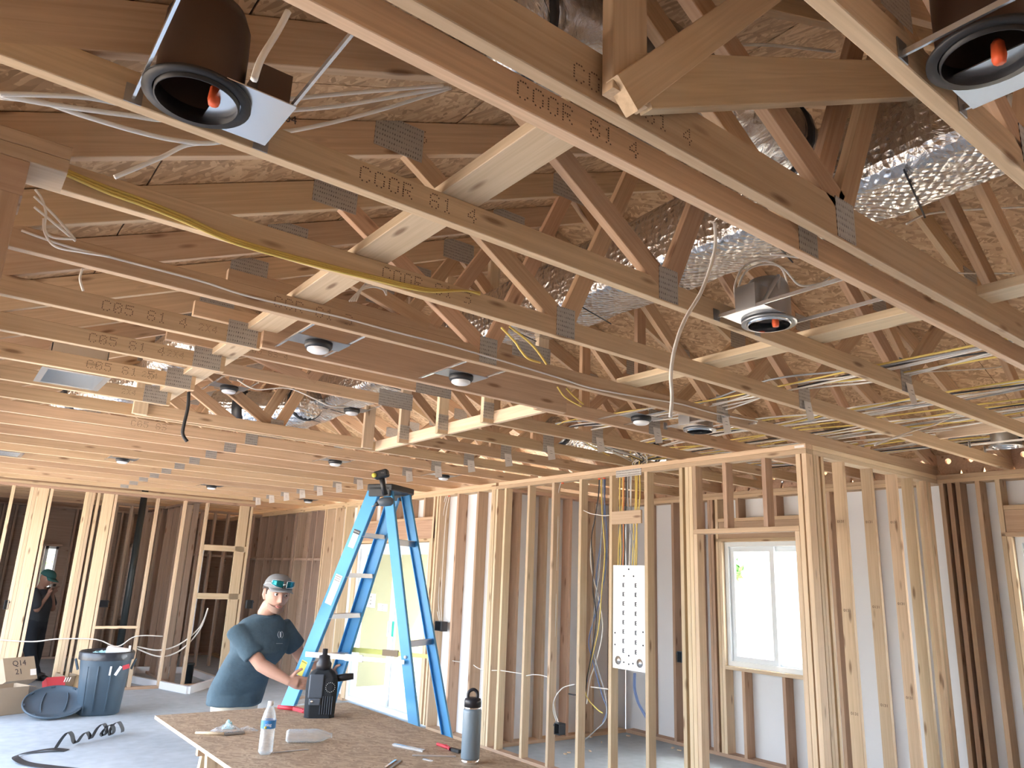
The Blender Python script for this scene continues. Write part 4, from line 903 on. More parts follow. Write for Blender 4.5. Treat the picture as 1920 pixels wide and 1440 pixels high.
text('print', 'DANGER', .013, a.lerp(b, .11)+n_*.0075, wd*-1, (a-b), 'white_paper', lz)
for k in range(5): text('print', '-- --- ----', .007, a.lerp(b, .34+.14*k)+n_*.0058, wd*-1, (a-b), 'ink' if k % 2 else 'red_ink', lz)
a, b, wd, n_ = onrail('F1', 1.52, 1.73, .06, 'white_paper', 'instruction_label')
for k in range(3): text('print', 'CAUTION', .011, a.lerp(b, .06+.07*k)+n_*.0058, wd*-1, (a-b), 'ink', lz)
a, b, wd, n_ = onrail('F1', 1.02, 1.12, .05, 'yellow_label', 'rating_label')
text('print', 'CAUTION', .01, a.lerp(b, .1)+n_*.0058, wd*-1, (a-b), 'ink', lz)
for r in ('F2', 'R1'):
    p = rail(r, zs+.05)+(-sd if r == 'R1' else sd)*.006; q = p+(-sd if r == 'R1' else sd)*.006; MB().tube([p, q], .011, 12).build('rivet', 'white_plastic', lz)
# cordless drill stuck upside down at the ladder top
x, y, d0 = proj(c0); d0 -= .36
t = thing('cordless_drill', 'black cordless drill hanging upside down from the ladder top', 'drill', deep(722, 940, d0))
D = lambda x, y, o=0: deep(x, y, d0+o)
mb = MB().bar(D(702, 893), D(728, 886), .08, .055, up=(0, 0, 1)); bev(mb.build('battery', 'black_plastic', t), .012, 2)
MB().tube([D(701.5, 891, -.045), D(701.5, 891, -.05)], .017, 16).build('battery_badge', 'yellow_label', t)
text('print', '-----', .014, D(717, 886, -.043), cr, cu, 'white_paper', t)
mb = MB().tube([D(716, 898), D(719, 912), D(722, 928)], [.021, .018, .022], 12); mb.build('grip', 'black_plastic', t)
mb = MB().tube([D(737, 940), D(733, 940), D(720, 941), D(712, 942), D(710, 943)], [.018, .032, .034, .028, .02], 16); mb.build('motor_body', 'grey_plastic', t)
MB().tube([D(711, 943), D(705, 946), D(703, 947)], [.02, .014, .008], 12).build('chuck', 'black_plastic', t)
MB().tube([D(704, 947), D(697, 950)], .004, 6).build('bit', 'steel', t)
# ================================================================== WORK TABLE
TZ = .90; tx0, tx1, ty0, ty1 = 1.24, 2.46, 2.52, 4.96
o = MB().box(tx0, tx1, ty0, ty1, TZ-.018, TZ).build('tabletop_sheet', 'table_osb'); 
t = thing('work_table', 'oriented strand board sheet laid on sawhorses as a work table', 'table', (1.85, 3.7, 0)); o.parent = t; o.location = o.location-Vector(t.location)
MB().box(tx0-.0015, tx0, ty0, ty1, TZ-.018, TZ).build('sheet_edge', 'pale_wood', t)
def sawhorse(y, lb):
    s = thing('sawhorse', lb, 'sawhorse', (1.85, y, 0)); z = TZ-.018
    lumber('beam', (1.32, y, z-.045), (2.40, y, z-.045), T, .089, 'stud_wood_brown', s)
    for x in (1.40, 2.32):
        for k in (-1, 1): lumber('leg', (x, y+k*.03, z-.05), (x, y+k*.26, .0), .089, T, 'stud_wood', s, up=(0, 1, 0))
        lumber('gusset', (x-.03, y-.1, z-.25), (x-.03, y+.1, z-.25), .02, .15, 'table_osb', s)
sawhorse(4.35, 'wooden sawhorse under the far end of the table sheet'); sawhorse(3.05, 'wooden sawhorse under the near end of the table sheet')
# bottles
def bottle(label, base, axis='Z', L=.235, r=.034, lbl=True, cap=False, yaw=0):
    t = thing('water_bottle', label, 'bottle', base)
    pr = [(.0, .004), (r*.7, 0), (r*.97, .012)]
    for k in range(7): pr += [(r*1.0, .02+k*.013), (r*.93, .0265+k*.013)]
    pr += [(r*1.0, .115), (r*1.0, .155), (r*.93, .165), (r*.75, .19), (r*.45, .212), (r*.38, .218), (r*.38, .232)]
    pr = [(a, b*L/.24) for a, b in pr]
    inn = [(max(0, a-.0012), b+.0012) for a, b in pr][::-1]
    def tr_(mb):
        if axis == 'Z': return mb
        R = Matrix.Rotation(yaw, 4, 'Z') @ Matrix.Rotation(PI/2, 4, 'Y'); c = Vector(base)
        mb.v = [c+V(0, 0, r)+R @ (v-c) for v in mb.v]; return mb
    tr_(MB().lathe(pr+inn, base, 24)).build('bottle_wall', 'clear_plastic', t)
    if lbl: tr_(MB().lathe([(r*1.02, .118*L/.24), (r*1.02, .155*L/.24)], base, 24, caps=False)).build('label_band', 'bottle_label' if axis == 'Z' else 'white_plastic', t)
    if cap: tr_(MB().lathe([(r*.42, .218*L/.24), (r*.42, .238*L/.24), (0, .24*L/.24)], base, 16)).build('cap', 'white_plastic', t)
    return t
p = at(497, 1414, 2, TZ); t = bottle('upright half-clear water bottle with a blue label band on the table', p, cap=True)
f = (CP-p); f.z = 0; f.normalize(); rt = V(-f.y, f.x, 0)
text('print', 'niag', .019, p+f*.0358+V(0, 0, .134), rt, (0, 0, 1), 'white_paper', t)
MB().tube([p+f*.034-rt*.012+V(0, 0, .122), p+f*.0362-rt*.012+V(0, 0, .122)], .006, 10).build('label_badge', 'yellow_label', t)
p = at(535, 1393, 2, TZ); hd_ = (Vector((cr.x, cr.y, 0)).normalized()*1.0+Vector((cd.x, cd.y, 0)).normalized()*.25); bottle('empty clear water bottle lying on its side on the table', p, 'X', yaw=math.atan2(hd_.y, hd_.x), lbl=False, r=.033)
# clear wrapper, brush, strips, tools
t = thing('plastic_wrapper', 'crumpled clear plastic wrapper with a blue patch on the table', 'wrapper', at(425, 1375, 2, TZ))
rd = random.Random(5)
def crumple(cx, cy, w_, h_, hh, mat, name, par):
    c = at(cx, cy, 2, TZ); rr = Vector((cr.x, cr.y, 0)).normalized(); dd = Vector((cd.x, cd.y, 0)).normalized(); vs = []; fs = []; n = 9
    for i in range(n):
        for j in range(n):
            u, v = i/(n-1)-.5, j/(n-1)-.5; e = max(0, 1-4*(u*u+v*v)); vs.append(c+rr*u*w_*(1+.2*rd.random())+dd*v*h_+V(0, 0, .002+hh*e*rd.uniform(.35, 1)))
    for i in range(n-1):
        for j in range(n-1): fs.append((i*n+j, (i+1)*n+j, (i+1)*n+j+1, i*n+j+1))
    MB().add(vs, fs).build(name, mat, par)
crumple(425, 1372, .15, .09, .045, 'clear_plastic', 'film', t); crumple(427, 1366, .06, .05, .05, 'teal_wrap', 'blue_patch', t); crumple(465, 1370, .10, .04, .025, 'clear_plastic', 'film_tail', t)
def strip(name, label, a, b, w_, h_, mat, cat, zoff=0):
    p, q = at(*a, 2, TZ), at(*b, 2, TZ); o = MB().bar(p+V(0, 0, h_/2+.0005+zoff), q+V(0, 0, h_/2+.0005+zoff), w_, h_).build(name, mat); tag(o, label, cat); return o
t = thing('paint_brush', 'thin wooden handled marking tool with a printed end beside the wrapper', 'tool', at(410, 1380, 2, TZ))
p, q, r_ = at(366, 1377, 2, TZ)+V(0, 0, .008), at(420, 1379, 2, TZ)+V(0, 0, .008), at(457, 1376, 2, TZ)+V(0, 0, .008)
MB().tube([p, p.lerp(q, .5), q], [.006, .009, .006], 8).build('handle', 'pale_wood', t); MB().bar(q, r_, .028, .008).build('blade_sleeve', 'steel', t)
text('print', '0 6 0 3 0', .012, q.lerp(r_, .4)+V(0, 0, .0045), r_-q, (0, 0, 1) if False else Vector((cd.x, cd.y, 0)), 'ink', t)
strip('metal_strip', 'thin grey strip lying just right of the upright bottle', (512, 1412), (578, 1406), .012, .003, 'aluminium', 'strip')
strip('metal_strip', 'pale channel offcut lying left of the flask, farthest one', (738, 1398), (795, 1410), .022, .010, 'bright_steel', 'strip')
strip('metal_strip', 'flat grey offcut lying just left of the flask', (773, 1417), (855, 1419), .024, .003, 'aluminium', 'strip')
strip('metal_strip', 'small bent scrap in front of the grey offcut', (794, 1424), (812, 1428), .014, .004, 'bright_steel', 'strip')
strip('metal_strip', 'shiny strip scrap at the bottom edge, left one', (722, 1440), (742, 1426), .010, .004, 'chrome', 'strip')
strip('metal_strip', 'shiny strip scrap at the bottom edge, right one', (733, 1441), (751, 1427), .010, .004, 'steel', 'strip')
t = thing('pliers', 'worn red-handled pliers between the metal offcuts and the flask', 'pliers', at(840, 1405, 2, TZ))
a, b, c_ = at(820, 1399, 2, TZ), at(843, 1408, 2, TZ), at(862, 1413, 2, TZ)
MB().tube([a+V(0, 0, .01), a.lerp(b, .6)+V(0, 0, .012), b+V(0, 0, .01)], [.008, .009, .006], 8).build('handle', 'red_plastic', t); MB().tube([a+V(.02, -.05, .01), b+V(-.01, -.02, .012), b+V(0, 0, .01)], [.008, .008, .006], 8).build('handle', 'red_plastic', t)
MB().bar(b+V(0, 0, .01), c_+V(0, 0, .01), .022, .014).build('jaw', 'black_plastic', t)
# flask
p = at(881, 1430, 2, TZ); r = .0445
t = thing('insulated_flask', 'grey blue insulated flask with a black carry-loop lid on the table', 'flask', p)
MB().lathe([(r*.93, 0), (r*.96, .004), (r*.96, .02)], p, 36).build('steel_base', 'chrome', t)
MB().lathe([(r*.97, .0185), (r, .024), (r, .222), (r*.98, .232), (r*.9, .236)], p, 36).build('bottle_body', 'flask_blue', t)
MB().lathe([(r*.88, .234), (r*.88, .248)], p, 36).build('neck_ring', 'chrome', t)
MB().lathe([(r*.92, .247), (r*.92, .272), (r*.85, .282), (r*.5, .288), (0, .288)], p, 36).build('lid', 'flask_black', t)
f = CP-p; f.z = 0; f.normalize(); s_ = V(-f.y, f.x, 0)
pts = [p-s_*.024+V(0, 0, .282), p-s_*.022+V(0, 0, .31), p+V(0, 0, .323), p+s_*.019+V(0, 0, .31), p+s_*.021+V(0, 0, .282)]
MB().tube(smooth_path(pts, 6), .008, 10).build('carry_loop', 'flask_black', t)
# large black jug and red clamp
p = at(598, 1343, 2, TZ); f = (CP-p); f.z = 0; f.normalize(); s_ = V(-f.y, f.x, 0); S = 1.12
t = thing('water_jug', 'large black water jug in a padded sleeve on the far edge of the table', 'jug', p)
def oct_(w_, d_, z): return [p+s_*a*w_*S+f*b_*d_*S+V(0, 0, z*S) for a, b_ in ((-1,-.6),(-.7,-1),(.7,-1),(1,-.6),(1,.6),(.7,1),(-.7,1),(-1,.6))]
rings = [oct_(.075, .06, 0), oct_(.08, .062, .02), oct_(.084, .064, .16), oct_(.08, .06, .20), oct_(.062, .05, .225), oct_(.04, .036, .24)]
mb = MB(); vs = sum(rings, []); fs = [(i*8+j, i*8+(j+1) % 8, (i+1)*8+(j+1) % 8, (i+1)*8+j) for i in range(5) for j in range(8)]; fs += [tuple(range(8)), tuple(40+j for j in range(8))]
bev(mb.add(vs, fs).build('sleeve', 'shirt_dark', t), .006, 2)
MB().lathe([(.040*S, .235*S), (.042*S, .27*S), (.032*S, .285*S), (.030*S, .31*S), (.014*S, .315*S), (.014*S, .345*S), (.0, .347*S)], p, 20).build('lid', 'flask_black', t)
mb = MB().bar(p-s_*.03*S+f*.064*S+V(0, 0, .10*S), p-s_*.03*S+f*.064*S+V(0, 0, .22*S), .075*S, .012*S, up=f); mb.bar(p-s_*.03*S+f*.067*S+V(0, 0, .065*S), p-s_*.03*S+f*.067*S+V(0, 0, .10*S), .06*S, .012*S, up=f); bev(mb.build('front_flap', 'grey_plastic', t), .008, 2)
MB().tube([p-s_*.045*S+f*.073*S+V(0, 0, .085*S), p-s_*.045*S+f*.078*S+V(0, 0, .085*S)], .007, 12).build('snap_button', 'chrome', t)
mb = MB()
for k in range(16):
    a_ = 2*PI*k/16; c_ = p+s_*(.045+.024*math.cos(a_))*S+f*.066*S+V(0, 0, (.155+.024*math.sin(a_))*S); mb.tube([c_, c_+f*.002], .0022, 6)
o = mb.build('dotted_ring', 'white_plastic', t); o['kind'] = 'stuff'
mb = MB().tube([p+s_*.06*S+V(0, 0, .19*S), p+s_*.12*S+V(0, 0, .20*S), p+s_*.165*S+V(0, 0, .205*S)], [.02, .022, .018], 12); mb.build('carry_handle', 'black_plastic', t)
for k in range(6): MB().bar(p+s_*(.0+.012*k)*S+f*.0645*S+V(0, 0, .02*S), p+s_*(.0+.012*k)*S+f*.0645*S+V(0, 0, .11*S), .004, .004, up=f).build('sleeve_rib', 'grey_plastic', t)
t = thing('hand_clamp', 'red plastic clamp lying beside the black jug', 'clamp', at(545, 1330, 2, TZ))
a, b, c_ = at(521, 1330, 2, TZ)+V(0, 0, .014), at(552, 1333, 2, TZ)+V(0, 0, .014), at(570, 1337, 2, TZ)+V(0, 0, .012)
MB().tube([a, a.lerp(b, .5), b], [.011, .013, .014], 10).build('handle', 'red_plastic', t); MB().bar(b, c_, .03, .02).build('clamp_head', 'red_plastic', t); MB().tube([c_+V(.0, -.02, 0), c_+V(0, .02, 0)], .014, 12).build('jaw_pad', 'red_plastic', t)
# ================================================================== FLOOR ITEMS AT THE LEFT
def F0(x, y): return at(x, y, 2, 0)
c = F0(186, 1340); c = V(c.x, c.y+.12, 0); fr_ = (CP-c); fr_.z = 0; fr_.normalize(); s_ = V(-fr_.y, fr_.x, 0)
t = thing('trash_can', 'dark grey plastic trash can full of rubbish with a black liner', 'bin', c)
def sup(r_, z, e=.55, n=32, sx=1, sy=1): return [c+s_*(r_*sx*abs(math.cos(a))**e*(1 if math.cos(a) > 0 else -1))+fr_*(r_*sy*abs(math.sin(a))**e*(1 if math.sin(a) > 0 else -1))+V(0, 0, z) for a in [2*PI*k/n for k in range(n)]]
def loft(rings, close=False):
    n = len(rings[0]); mb = MB(); fs = [(i*n+j, i*n+(j+1) % n, (i+1)*n+(j+1) % n, (i+1)*n+j) for i in range(len(rings)-1) for j in range(n)]
    if close: fs += [tuple(range(n-1, -1, -1)), tuple((len(rings)-1)*n+j for j in range(n))]
    return mb.add(sum(rings, []), fs, True)
loft([sup(.20, 0), sup(.235, .02, .7), sup(.265, .45, .8), sup(.285, .64, .9), sup(.30, .66, 1), sup(.30, .69, 1), sup(.285, .695, 1), sup(.28, .66, 1), sup(.21, .03, .8)]).build('bin_body', 'bin_grey', t)
loft([sup(.304, .62, 1), sup(.31, .70, 1), sup(.295, .715, 1), sup(.28, .70, 1), sup(.26, .6, 1), sup(.25, .5, 1)]).build('bin_liner', 'bag_black', t)
for k in (-1, 1): MB().bar(c+s_*k*.29+V(0, 0, .50), c+s_*k*.33+V(0, 0, .62), .12, .02, up=s_).build('handle', 'bin_grey', t)
for k in (-.8, -.3, .35): MB().tube([c+fr_*.255+s_*k*.2+V(0, 0, .05), c+fr_*.283+s_*k*.22+V(0, 0, .5), c+fr_*.285+s_*k*.22+V(0, 0, .56)], .008, 6).build('rib', 'bin_grey', t)
b_ = V(0, 0, .46)
MB().bar(c+fr_*.293+s_*.12+b_, c+fr_*.295+s_*.17+b_+V(0, 0, .1), .03, .004, up=fr_).build('hand_emblem', 'white_paper', t); MB().bar(c+fr_*.293+s_*.06+b_, c+fr_*.293+s_*.065+b_+V(0, 0, .1), .02, .004, up=fr_).build('side_emblem', 'white_paper', t)
MB().bar(c+fr_*.275+s_*.19+b_+V(0, 0, .08), c+fr_*.25+s_*.26+b_+V(0, 0, .10), .004, .05).build('red_label', 'red_box', t)
tp = V(0, 0, .66)
o = MB().bar(c-s_*.02+fr_*.0+tp+V(0, 0, .06), c+s_*.24+fr_*.0+tp+V(0, 0, .02), .18, .10); bev(tag(o.build('crushed_jug', 'panel_white'), 'pale crushed plastic jug on top of the rubbish in the trash can', 'jug'), .03, 2)
mb = MB(); rd = random.Random(9)
vs = []; n = 10
for i in range(n):
    for j in range(n):
        u, v = i/(n-1)-.5, j/(n-1)-.5; e = max(0, 1-3.5*(u*u+v*v)); vs.append(c-s_*.08+s_*u*.3+fr_*v*.4+tp+V(0, 0, -.02+.09*e*rd.uniform(.3, 1)))
tag(MB().add(vs, [(i*n+j, (i+1)*n+j, (i+1)*n+j+1, i*n+j+1) for i in range(n-1) for j in range(n-1)]).build('crumpled_film', 'teal_wrap'), 'crumpled bluish film among the rubbish in the trash can', 'wrapper')
o = MB().tube([c+s_*.24+tp-V(0,0,.05), c+s_*.24+tp+V(0, 0, .11)], .014, 8).build('pipe_offcut', 'white_plastic'); tag(o, 'short white pipe offcut sticking up from the trash can', 'pipe')
# lid on the floor
lc = F0(97, 1344); t = thing('bin_cover', 'round black trash can lid lying upside down on the floor', 'lid', lc)
R_ = .33
MB().lathe([(R_*.96, .02), (R_, .03), (R_, .045), (R_*.95, .05), (R_*.93, .03), (R_*.6, .022), (0, .02)], lc, 40).build('lid_dish', 'bin_grey', t)
for k in (-1, 1): MB().tube([lc+s_*(k*(.10+.03*math.cos(a)))+fr_*math.sin(a)*.2+V(0, 0, .032) for a in [-1.2+.3*i for i in range(9)]], .006, 6).build('moulded_rib', 'bin_grey', t)
for k in range(8): a = 2*PI*k/8; MB().bar(lc+V(math.cos(a)*R_*.90, math.sin(a)*R_*.90, .04), lc+V(math.cos(a)*R_*.97, math.sin(a)*R_*.97, .04), .04, .014).build('rim_clip', 'bin_grey', t)
for o in t.children: o.rotation_euler = (0, 0, 0)
t.rotation_euler = Matrix.Rotation(-.42, 3, s_).to_euler() if (Matrix.Rotation(-.42, 3, s_) @ V(0, 0, 1)).dot(fr_) > 0 else Matrix.Rotation(.42, 3, s_).to_euler()
t.location = t.location+V(0, 0, .125)-fr_*.05
# boxes
def tilted_box(name, label, a, b, depth_, h, mat, cat, tilt=0, z=0, openbox=False):
    p, q = F0(*a), F0(*b); d = (q-p); d.z = 0; dn = d.normalized(); bk = V(-dn.y, dn.x, 0)
    if bk.dot(cd) < 0: bk = -bk
    upv = (V(0, 0, 1)*math.cos(tilt)+bk*math.sin(tilt)); bk2 = (bk*math.cos(tilt)-V(0, 0, 1)*math.sin(tilt))
    t = thing(name, label, cat, p); z0 = V(0, 0, z+max(0, depth_*math.sin(tilt)))
    def quadbox(o, x, y, zz, nm, mt_): 
        vs = [o, o+x, o+x+y, o+y, o+zz, o+x+zz, o+x+y+zz, o+y+zz]; MB().add(vs, [(0,3,2,1),(4,5,6,7),(0,1,5,4),(1,2,6,5),(2,3,7,6),(3,0,4,7)]).build(nm, mt_, t)
    th = .006; o = p+z0
    if not openbox: quadbox(o, d, bk2*depth_, upv*h, 'carton', mat)
    else:
        quadbox(o, d, bk2*th, upv*h, 'front_panel', mat); quadbox(o+bk2*(depth_-th), d, bk2*th, upv*h, 'back_panel', mat); quadbox(o, dn*th, bk2*depth_, upv*h, 'side_panel', mat); quadbox(o+d-dn*th, dn*th, bk2*depth_, upv*h, 'side_panel', mat); quadbox(o, d, bk2*depth_, upv*th, 'base_panel', mat)
        quadbox(o+d+upv*h, dn*.08-upv*.02, bk2*depth_*.9, upv*th, 'flap', mat)
    return t, o, dn, upv, bk2
t, o, dn, upv, bk = tilted_box('cardboard_box', 'long open cardboard box on the floor at the left edge', (-60, 1350), (46, 1337), .34, .30, 'cardboard', 'box', openbox=True)
tc_ = o+dn*.62+upv*.12-bk*.003; MB().tube([tc_, tc_+dn*.07, tc_+dn*.035+upv*.06], .003, 6, closed=True).build('recycling_mark', 'ink', t); text('print', '- - - -', .05, o+dn*.85+upv*.15-bk*.002, dn, upv, 'shirt_dark', t)
t, o, dn, upv, bk = tilted_box('cardboard_box', 'tilted cardboard box with handwritten numbers resting in the long box', (2, 1324), (62, 1316), .25, .30, 'cardboard', 'box', tilt=.5, z=.16)
text('handwriting', 'Q14', .10, o+dn*.20+upv*.22-bk*.002, dn, upv, 'ink', t); text('handwriting', '21', .10, o+dn*.18+upv*.11-bk*.002, dn, upv, 'ink', t)
MB().add([o+dn*.32+upv*.05-bk*.003, o+dn*.40+upv*.05-bk*.003, o+dn*.41+upv*.13-bk*.003, o+dn*.33+upv*.13-bk*.003], [(0,1,2,3)]).build('shipping_label', 'white_paper', t)
t, o, dn, upv, bk = tilted_box('red_carton', 'red cardboard carton leaning beside the trash can lid', (87, 1312), (121, 1309), .14, .22, 'red_box', 'box', tilt=.55)
for k in range(3): MB().add([o+dn*(.20+k*.03)+upv*.14-bk*.002, o+dn*(.215+k*.03)+upv*.14-bk*.002, o+dn*(.245+k*.03)+upv*.2-bk*.002, o+dn*(.23+k*.03)+upv*.2-bk*.002], [(0,1,2,3)]).build('white_stripe', 'white_paper', t)
tilted_box('cardboard_scrap', 'open brown carton standing behind the red one', (114, 1303), (132, 1300), .2, .24, 'cardboard', 'box', tilt=-.2, openbox=True)
tilted_box('white_carton', 'low white carton between the lid and the trash can', (118, 1316), (146, 1312), .22, .10, 'panel_white', 'box')
pts = [F0(50+28*math.cos(a), 1273+7*math.sin(a))+V(0, 0, .03+.015*math.sin(3*a)) for a in [2*PI*k/20 for k in range(21)]]
tag(MB().tube(pts, .014, 8).tube([q+V(.03, .02, .035) for q in pts], .014, 8).build('coiled_cord', 'black_cable'), 'coil of black cord on the floor behind the boxes', 'cord')
# black curled strap on the floor
def ribbon(pts, up_w, label):
    mb = MB(); P_ = smooth_path(pts, 8); w_ = up_w; vs = []
    bkv = Vector((cd.x, cd.y, 0)).normalized()
    for q in P_: vs += [q-bkv*w_/2, q+bkv*w_/2, q+bkv*w_/2+V(0, 0, .0025), q-bkv*w_/2+V(0, 0, .0025)]
    n = len(P_); fs = [(i*4+j, i*4+(j+1) % 4, (i+1)*4+(j+1) % 4, (i+1)*4+j) for i in range(n-1) for j in range(4)]+[(3,2,1,0), (4*n-4, 4*n-3, 4*n-2, 4*n-1)]
    tag(mb.add(vs, fs, False).build('strap', 'strap_black'), label, 'strap')
g = F0(104, 1404); g2 = F0(228, 1376); L_ = (g2-g); pts = []
prof = [(0, 0), (.07, .10), (.14, .155), (.20, .12), (.25, .03), (.30, .01), (.36, .08), (.42, .11), (.47, .07), (.50, .02), (.53, .05), (.58, .13), (.66, .17), (.72, .12), (.735, .05), (.70, .02), (.66, .05), (.70, .10), (.78, .14), (.84, .10), (.86, .04), (.82, .01), (.79, .05), (.83, .13), (.92, .15), (1.0, .06), (1.01, .015)]
ribbon([g+L_*a+V(0, 0, b_*.8+.004) for a, b_ in prof], .075, 'black plastic strapping curled in springy loops on the floor')
ribbon([F0(125, 1408)+V(0, 0, .004), F0(95, 1409)+V(0, 0, .02), F0(60, 1412)+V(0, 0, .01), F0(34, 1418)+V(0, 0, .012), F0(28, 1428)+V(0, 0, .03), F0(50, 1434)+V(0, 0, .01), F0(100, 1440)+V(0, 0, .006), F0(160, 1446)+V(0, 0, .004)], .10, 'flat end of black strapping turning back at the lower left')
# ================================================================== BEYOND THE FAR WALL
t = thing('shower_pan_frame', 'white rectangular frame lying on the floor beyond the far studs', 'frame', F0(310, 1270))
q = [F0(243, 1279), F0(352, 1301), F0(408, 1283), F0(350, 1262), F0(250, 1262)]
for a, b_ in ((0, 1), (1, 2), (2, 3), (3, 4), (4, 0)): MB().bar(q[a]+V(0, 0, .05), q[b_]+V(0, 0, .05), .06, .10).build('curb', 'white_plastic', t)
p = F0(352, 1283); o = MB().lathe([(.055, 0), (.055, .28), (.062, .28), (.062, .31), (.045, .31), (.045, .1)], p, 20).build('drain_pipe', 'pipe_black'); tag(o, 'short black drain pipe standing up inside the white floor frame', 'pipe')
a, b_ = at(272, 922, 1, YL+.5), at(222, 1250, 1, YL+.5); o = MB().tube([V(a.x, a.y, H+.1), V(a.x, a.y, .0)], .05, 16).build('vent_pipe', 'pipe_black'); tag(o, 'tall black vent pipe standing behind the far studs', 'pipe')
MB()
a = at(186, 1100, 1, YL+1.2); o = MB().tube([V(a.x, a.y, 1.7), V(a.x, a.y, 0)], .022, 10).build('water_riser', 'white_plastic'); tag(o, 'thin pale water riser left of the black vent pipe', 'pipe')
a = at(372, 1100, 1, YL+.3); o = MB().tube([V(a.x, a.y, 2.1), V(a.x, a.y, .7)], .012, 8).build('water_riser', 'white_plastic'); tag(o, 'thin white riser between the blocked studs', 'pipe')
# ================================================================== PEOPLE
def capsule(mb, pts, rad, n=14, side=None, flat=1.0):
    """tapered limb with rounded ends; flat < 1 squeezes it along 'side' x axis"""
    pts = [Vector(p) for p in pts]; P_, R_ = [], []
    d = (pts[0]-pts[1]).normalized()
    for k in (1.0, .85, .5): P_.append(pts[0]+d*rad[0]*k*.9); R_.append(rad[0]*math.sqrt(max(.0, 1-k*k))+.002)
    for p, r in zip(pts, rad): P_.append(p); R_.append(r)
    d = (pts[-1]-pts[-2]).normalized()
    for k in (.5, .85, 1.0): P_.append(pts[-1]+d*rad[-1]*k*.9); R_.append(rad[-1]*math.sqrt(max(.0, 1-k*k))+.002)
    k0 = len(mb.v); mb.tube(P_, R_, n)
    return mb
def ring(c, s, f, rx, ry, n=28, e=.85, up=None):
    out = []
    for k in range(n):
        a = 2*PI*k/n; ca, sa = math.cos(a), math.sin(a)
        out.append(Vector(c)+s*rx*abs(ca)**e*(1 if ca > 0 else -1)+f*ry*abs(sa)**e*(1 if sa > 0 else -1))
    return out
def loftn(mb, rings):
    n = len(rings[0]); fs = [(i*n+j, i*n+(j+1) % n, (i+1)*n+(j+1) % n, (i+1)*n+j) for i in range(len(rings)-1) for j in range(n)]
    fs += [tuple(range(n-1, -1, -1)), tuple((len(rings)-1)*n+j for j in range(n))]
    return mb.add(sum(rings, []), fs, True)
def fuse(o, vox, smooth_=4, disp=0):
    m_ = o.modifiers.new('fuse', 'REMESH'); m_.mode = 'VOXEL'; m_.voxel_size = vox; m_.use_smooth_shade = True
    s = o.modifiers.new('soften', 'SMOOTH'); s.iterations = smooth_; s.factor = .5
    if disp:
        tx = bpy.data.textures.new('folds', 'CLOUDS'); tx.noise_scale = .16; tx.noise_depth = 1
        dm = o.modifiers.new('folds', 'DISPLACE'); dm.texture = tx; dm.strength = disp; dm.mid_level = .5; dm.texture_coords = 'LOCAL'
    return o
def head_mesh(mb, c, fw, up, S=1.0):
    """a skull with brow, sockets, nose, lips, jaw and ears; fw = where the face looks"""
    fw = Vector(fw).normalized(); up = Vector(up); up = (up-fw*up.dot(fw)).normalized(); rt = fw.cross(up)    # rt = the person's right
    nu, nv = 72, 60; vs = []
    g = lambda a, b, s: math.exp(-((a-b)/s)**2)
    for i in range(nv+1):
        th = PI*i/nv; z = math.cos(th)
        for j in range(nu):
            ph = 2*PI*j/nu; x = math.sin(th)*math.sin(ph); y = math.sin(th)*math.cos(ph)     # y forward, x right
            X, Y, Z = x*.076, y*.096, z*.115
            if z < 0: X *= 1-.30*(-z)**1.6; Y *= 1-(.12 if y > 0 else .42)*(-z)**1.3
            if y > 0:
                fx = X/.076; fz = Z/.115
                Y -= .010*max(0, y)*g(fz, .9, .5)*0
                Y += .006*g(fz, .20, .09)*g(fx, 0, .65)                       # brow
                for sx in (-1, 1): Y -= .013*g(fz, .045, .10)*g(fx, .42*sx, .20)  # sockets
                Y += .030*g(fx, 0, .115+.05*max(0, -fz))*max(0, min(1, (.16-fz)/.42))*(1 if fz > -.33 else math.exp(-((fz+.33)/.05)**2))  # nose
                for sx in (-1, 1): Y += .008*g(fx, .14*sx, .08)*g(fz, -.28, .07)
                Y += .007*g(fz, -.50, .055)*g(fx, 0, .30)+.008*g(fz, -.62, .055)*g(fx, 0, .26)-.004*g(fz, -.56, .02)*g(fx, 0, .32)
                Y += .010*g(fz, -.86, .12)*g(fx, 0, .35)                      # chin
                for sx in (-1, 1): Y += .004*g(fz, -.12, .16)*g(fx, .55*sx, .2)
            vs.append(Vector(c)+(rt*X+fw*Y+up*Z)*S)
    fs = [(i*nu+j, i*nu+(j+1) % nu, (i+1)*nu+(j+1) % nu, (i+1)*nu+j) for i in range(nv) for j in range(nu)]
    mb.add(vs, fs, True)
    return fw, up, rt
def person(name, label, hc, fw, up, S, joints, vox):
    pass
Rh = Vector((cr.x, cr.y, 0)).normalized(); Dh = Vector((cd.x, cd.y, 0)).normalized(); Uz = V(0, 0, 1)
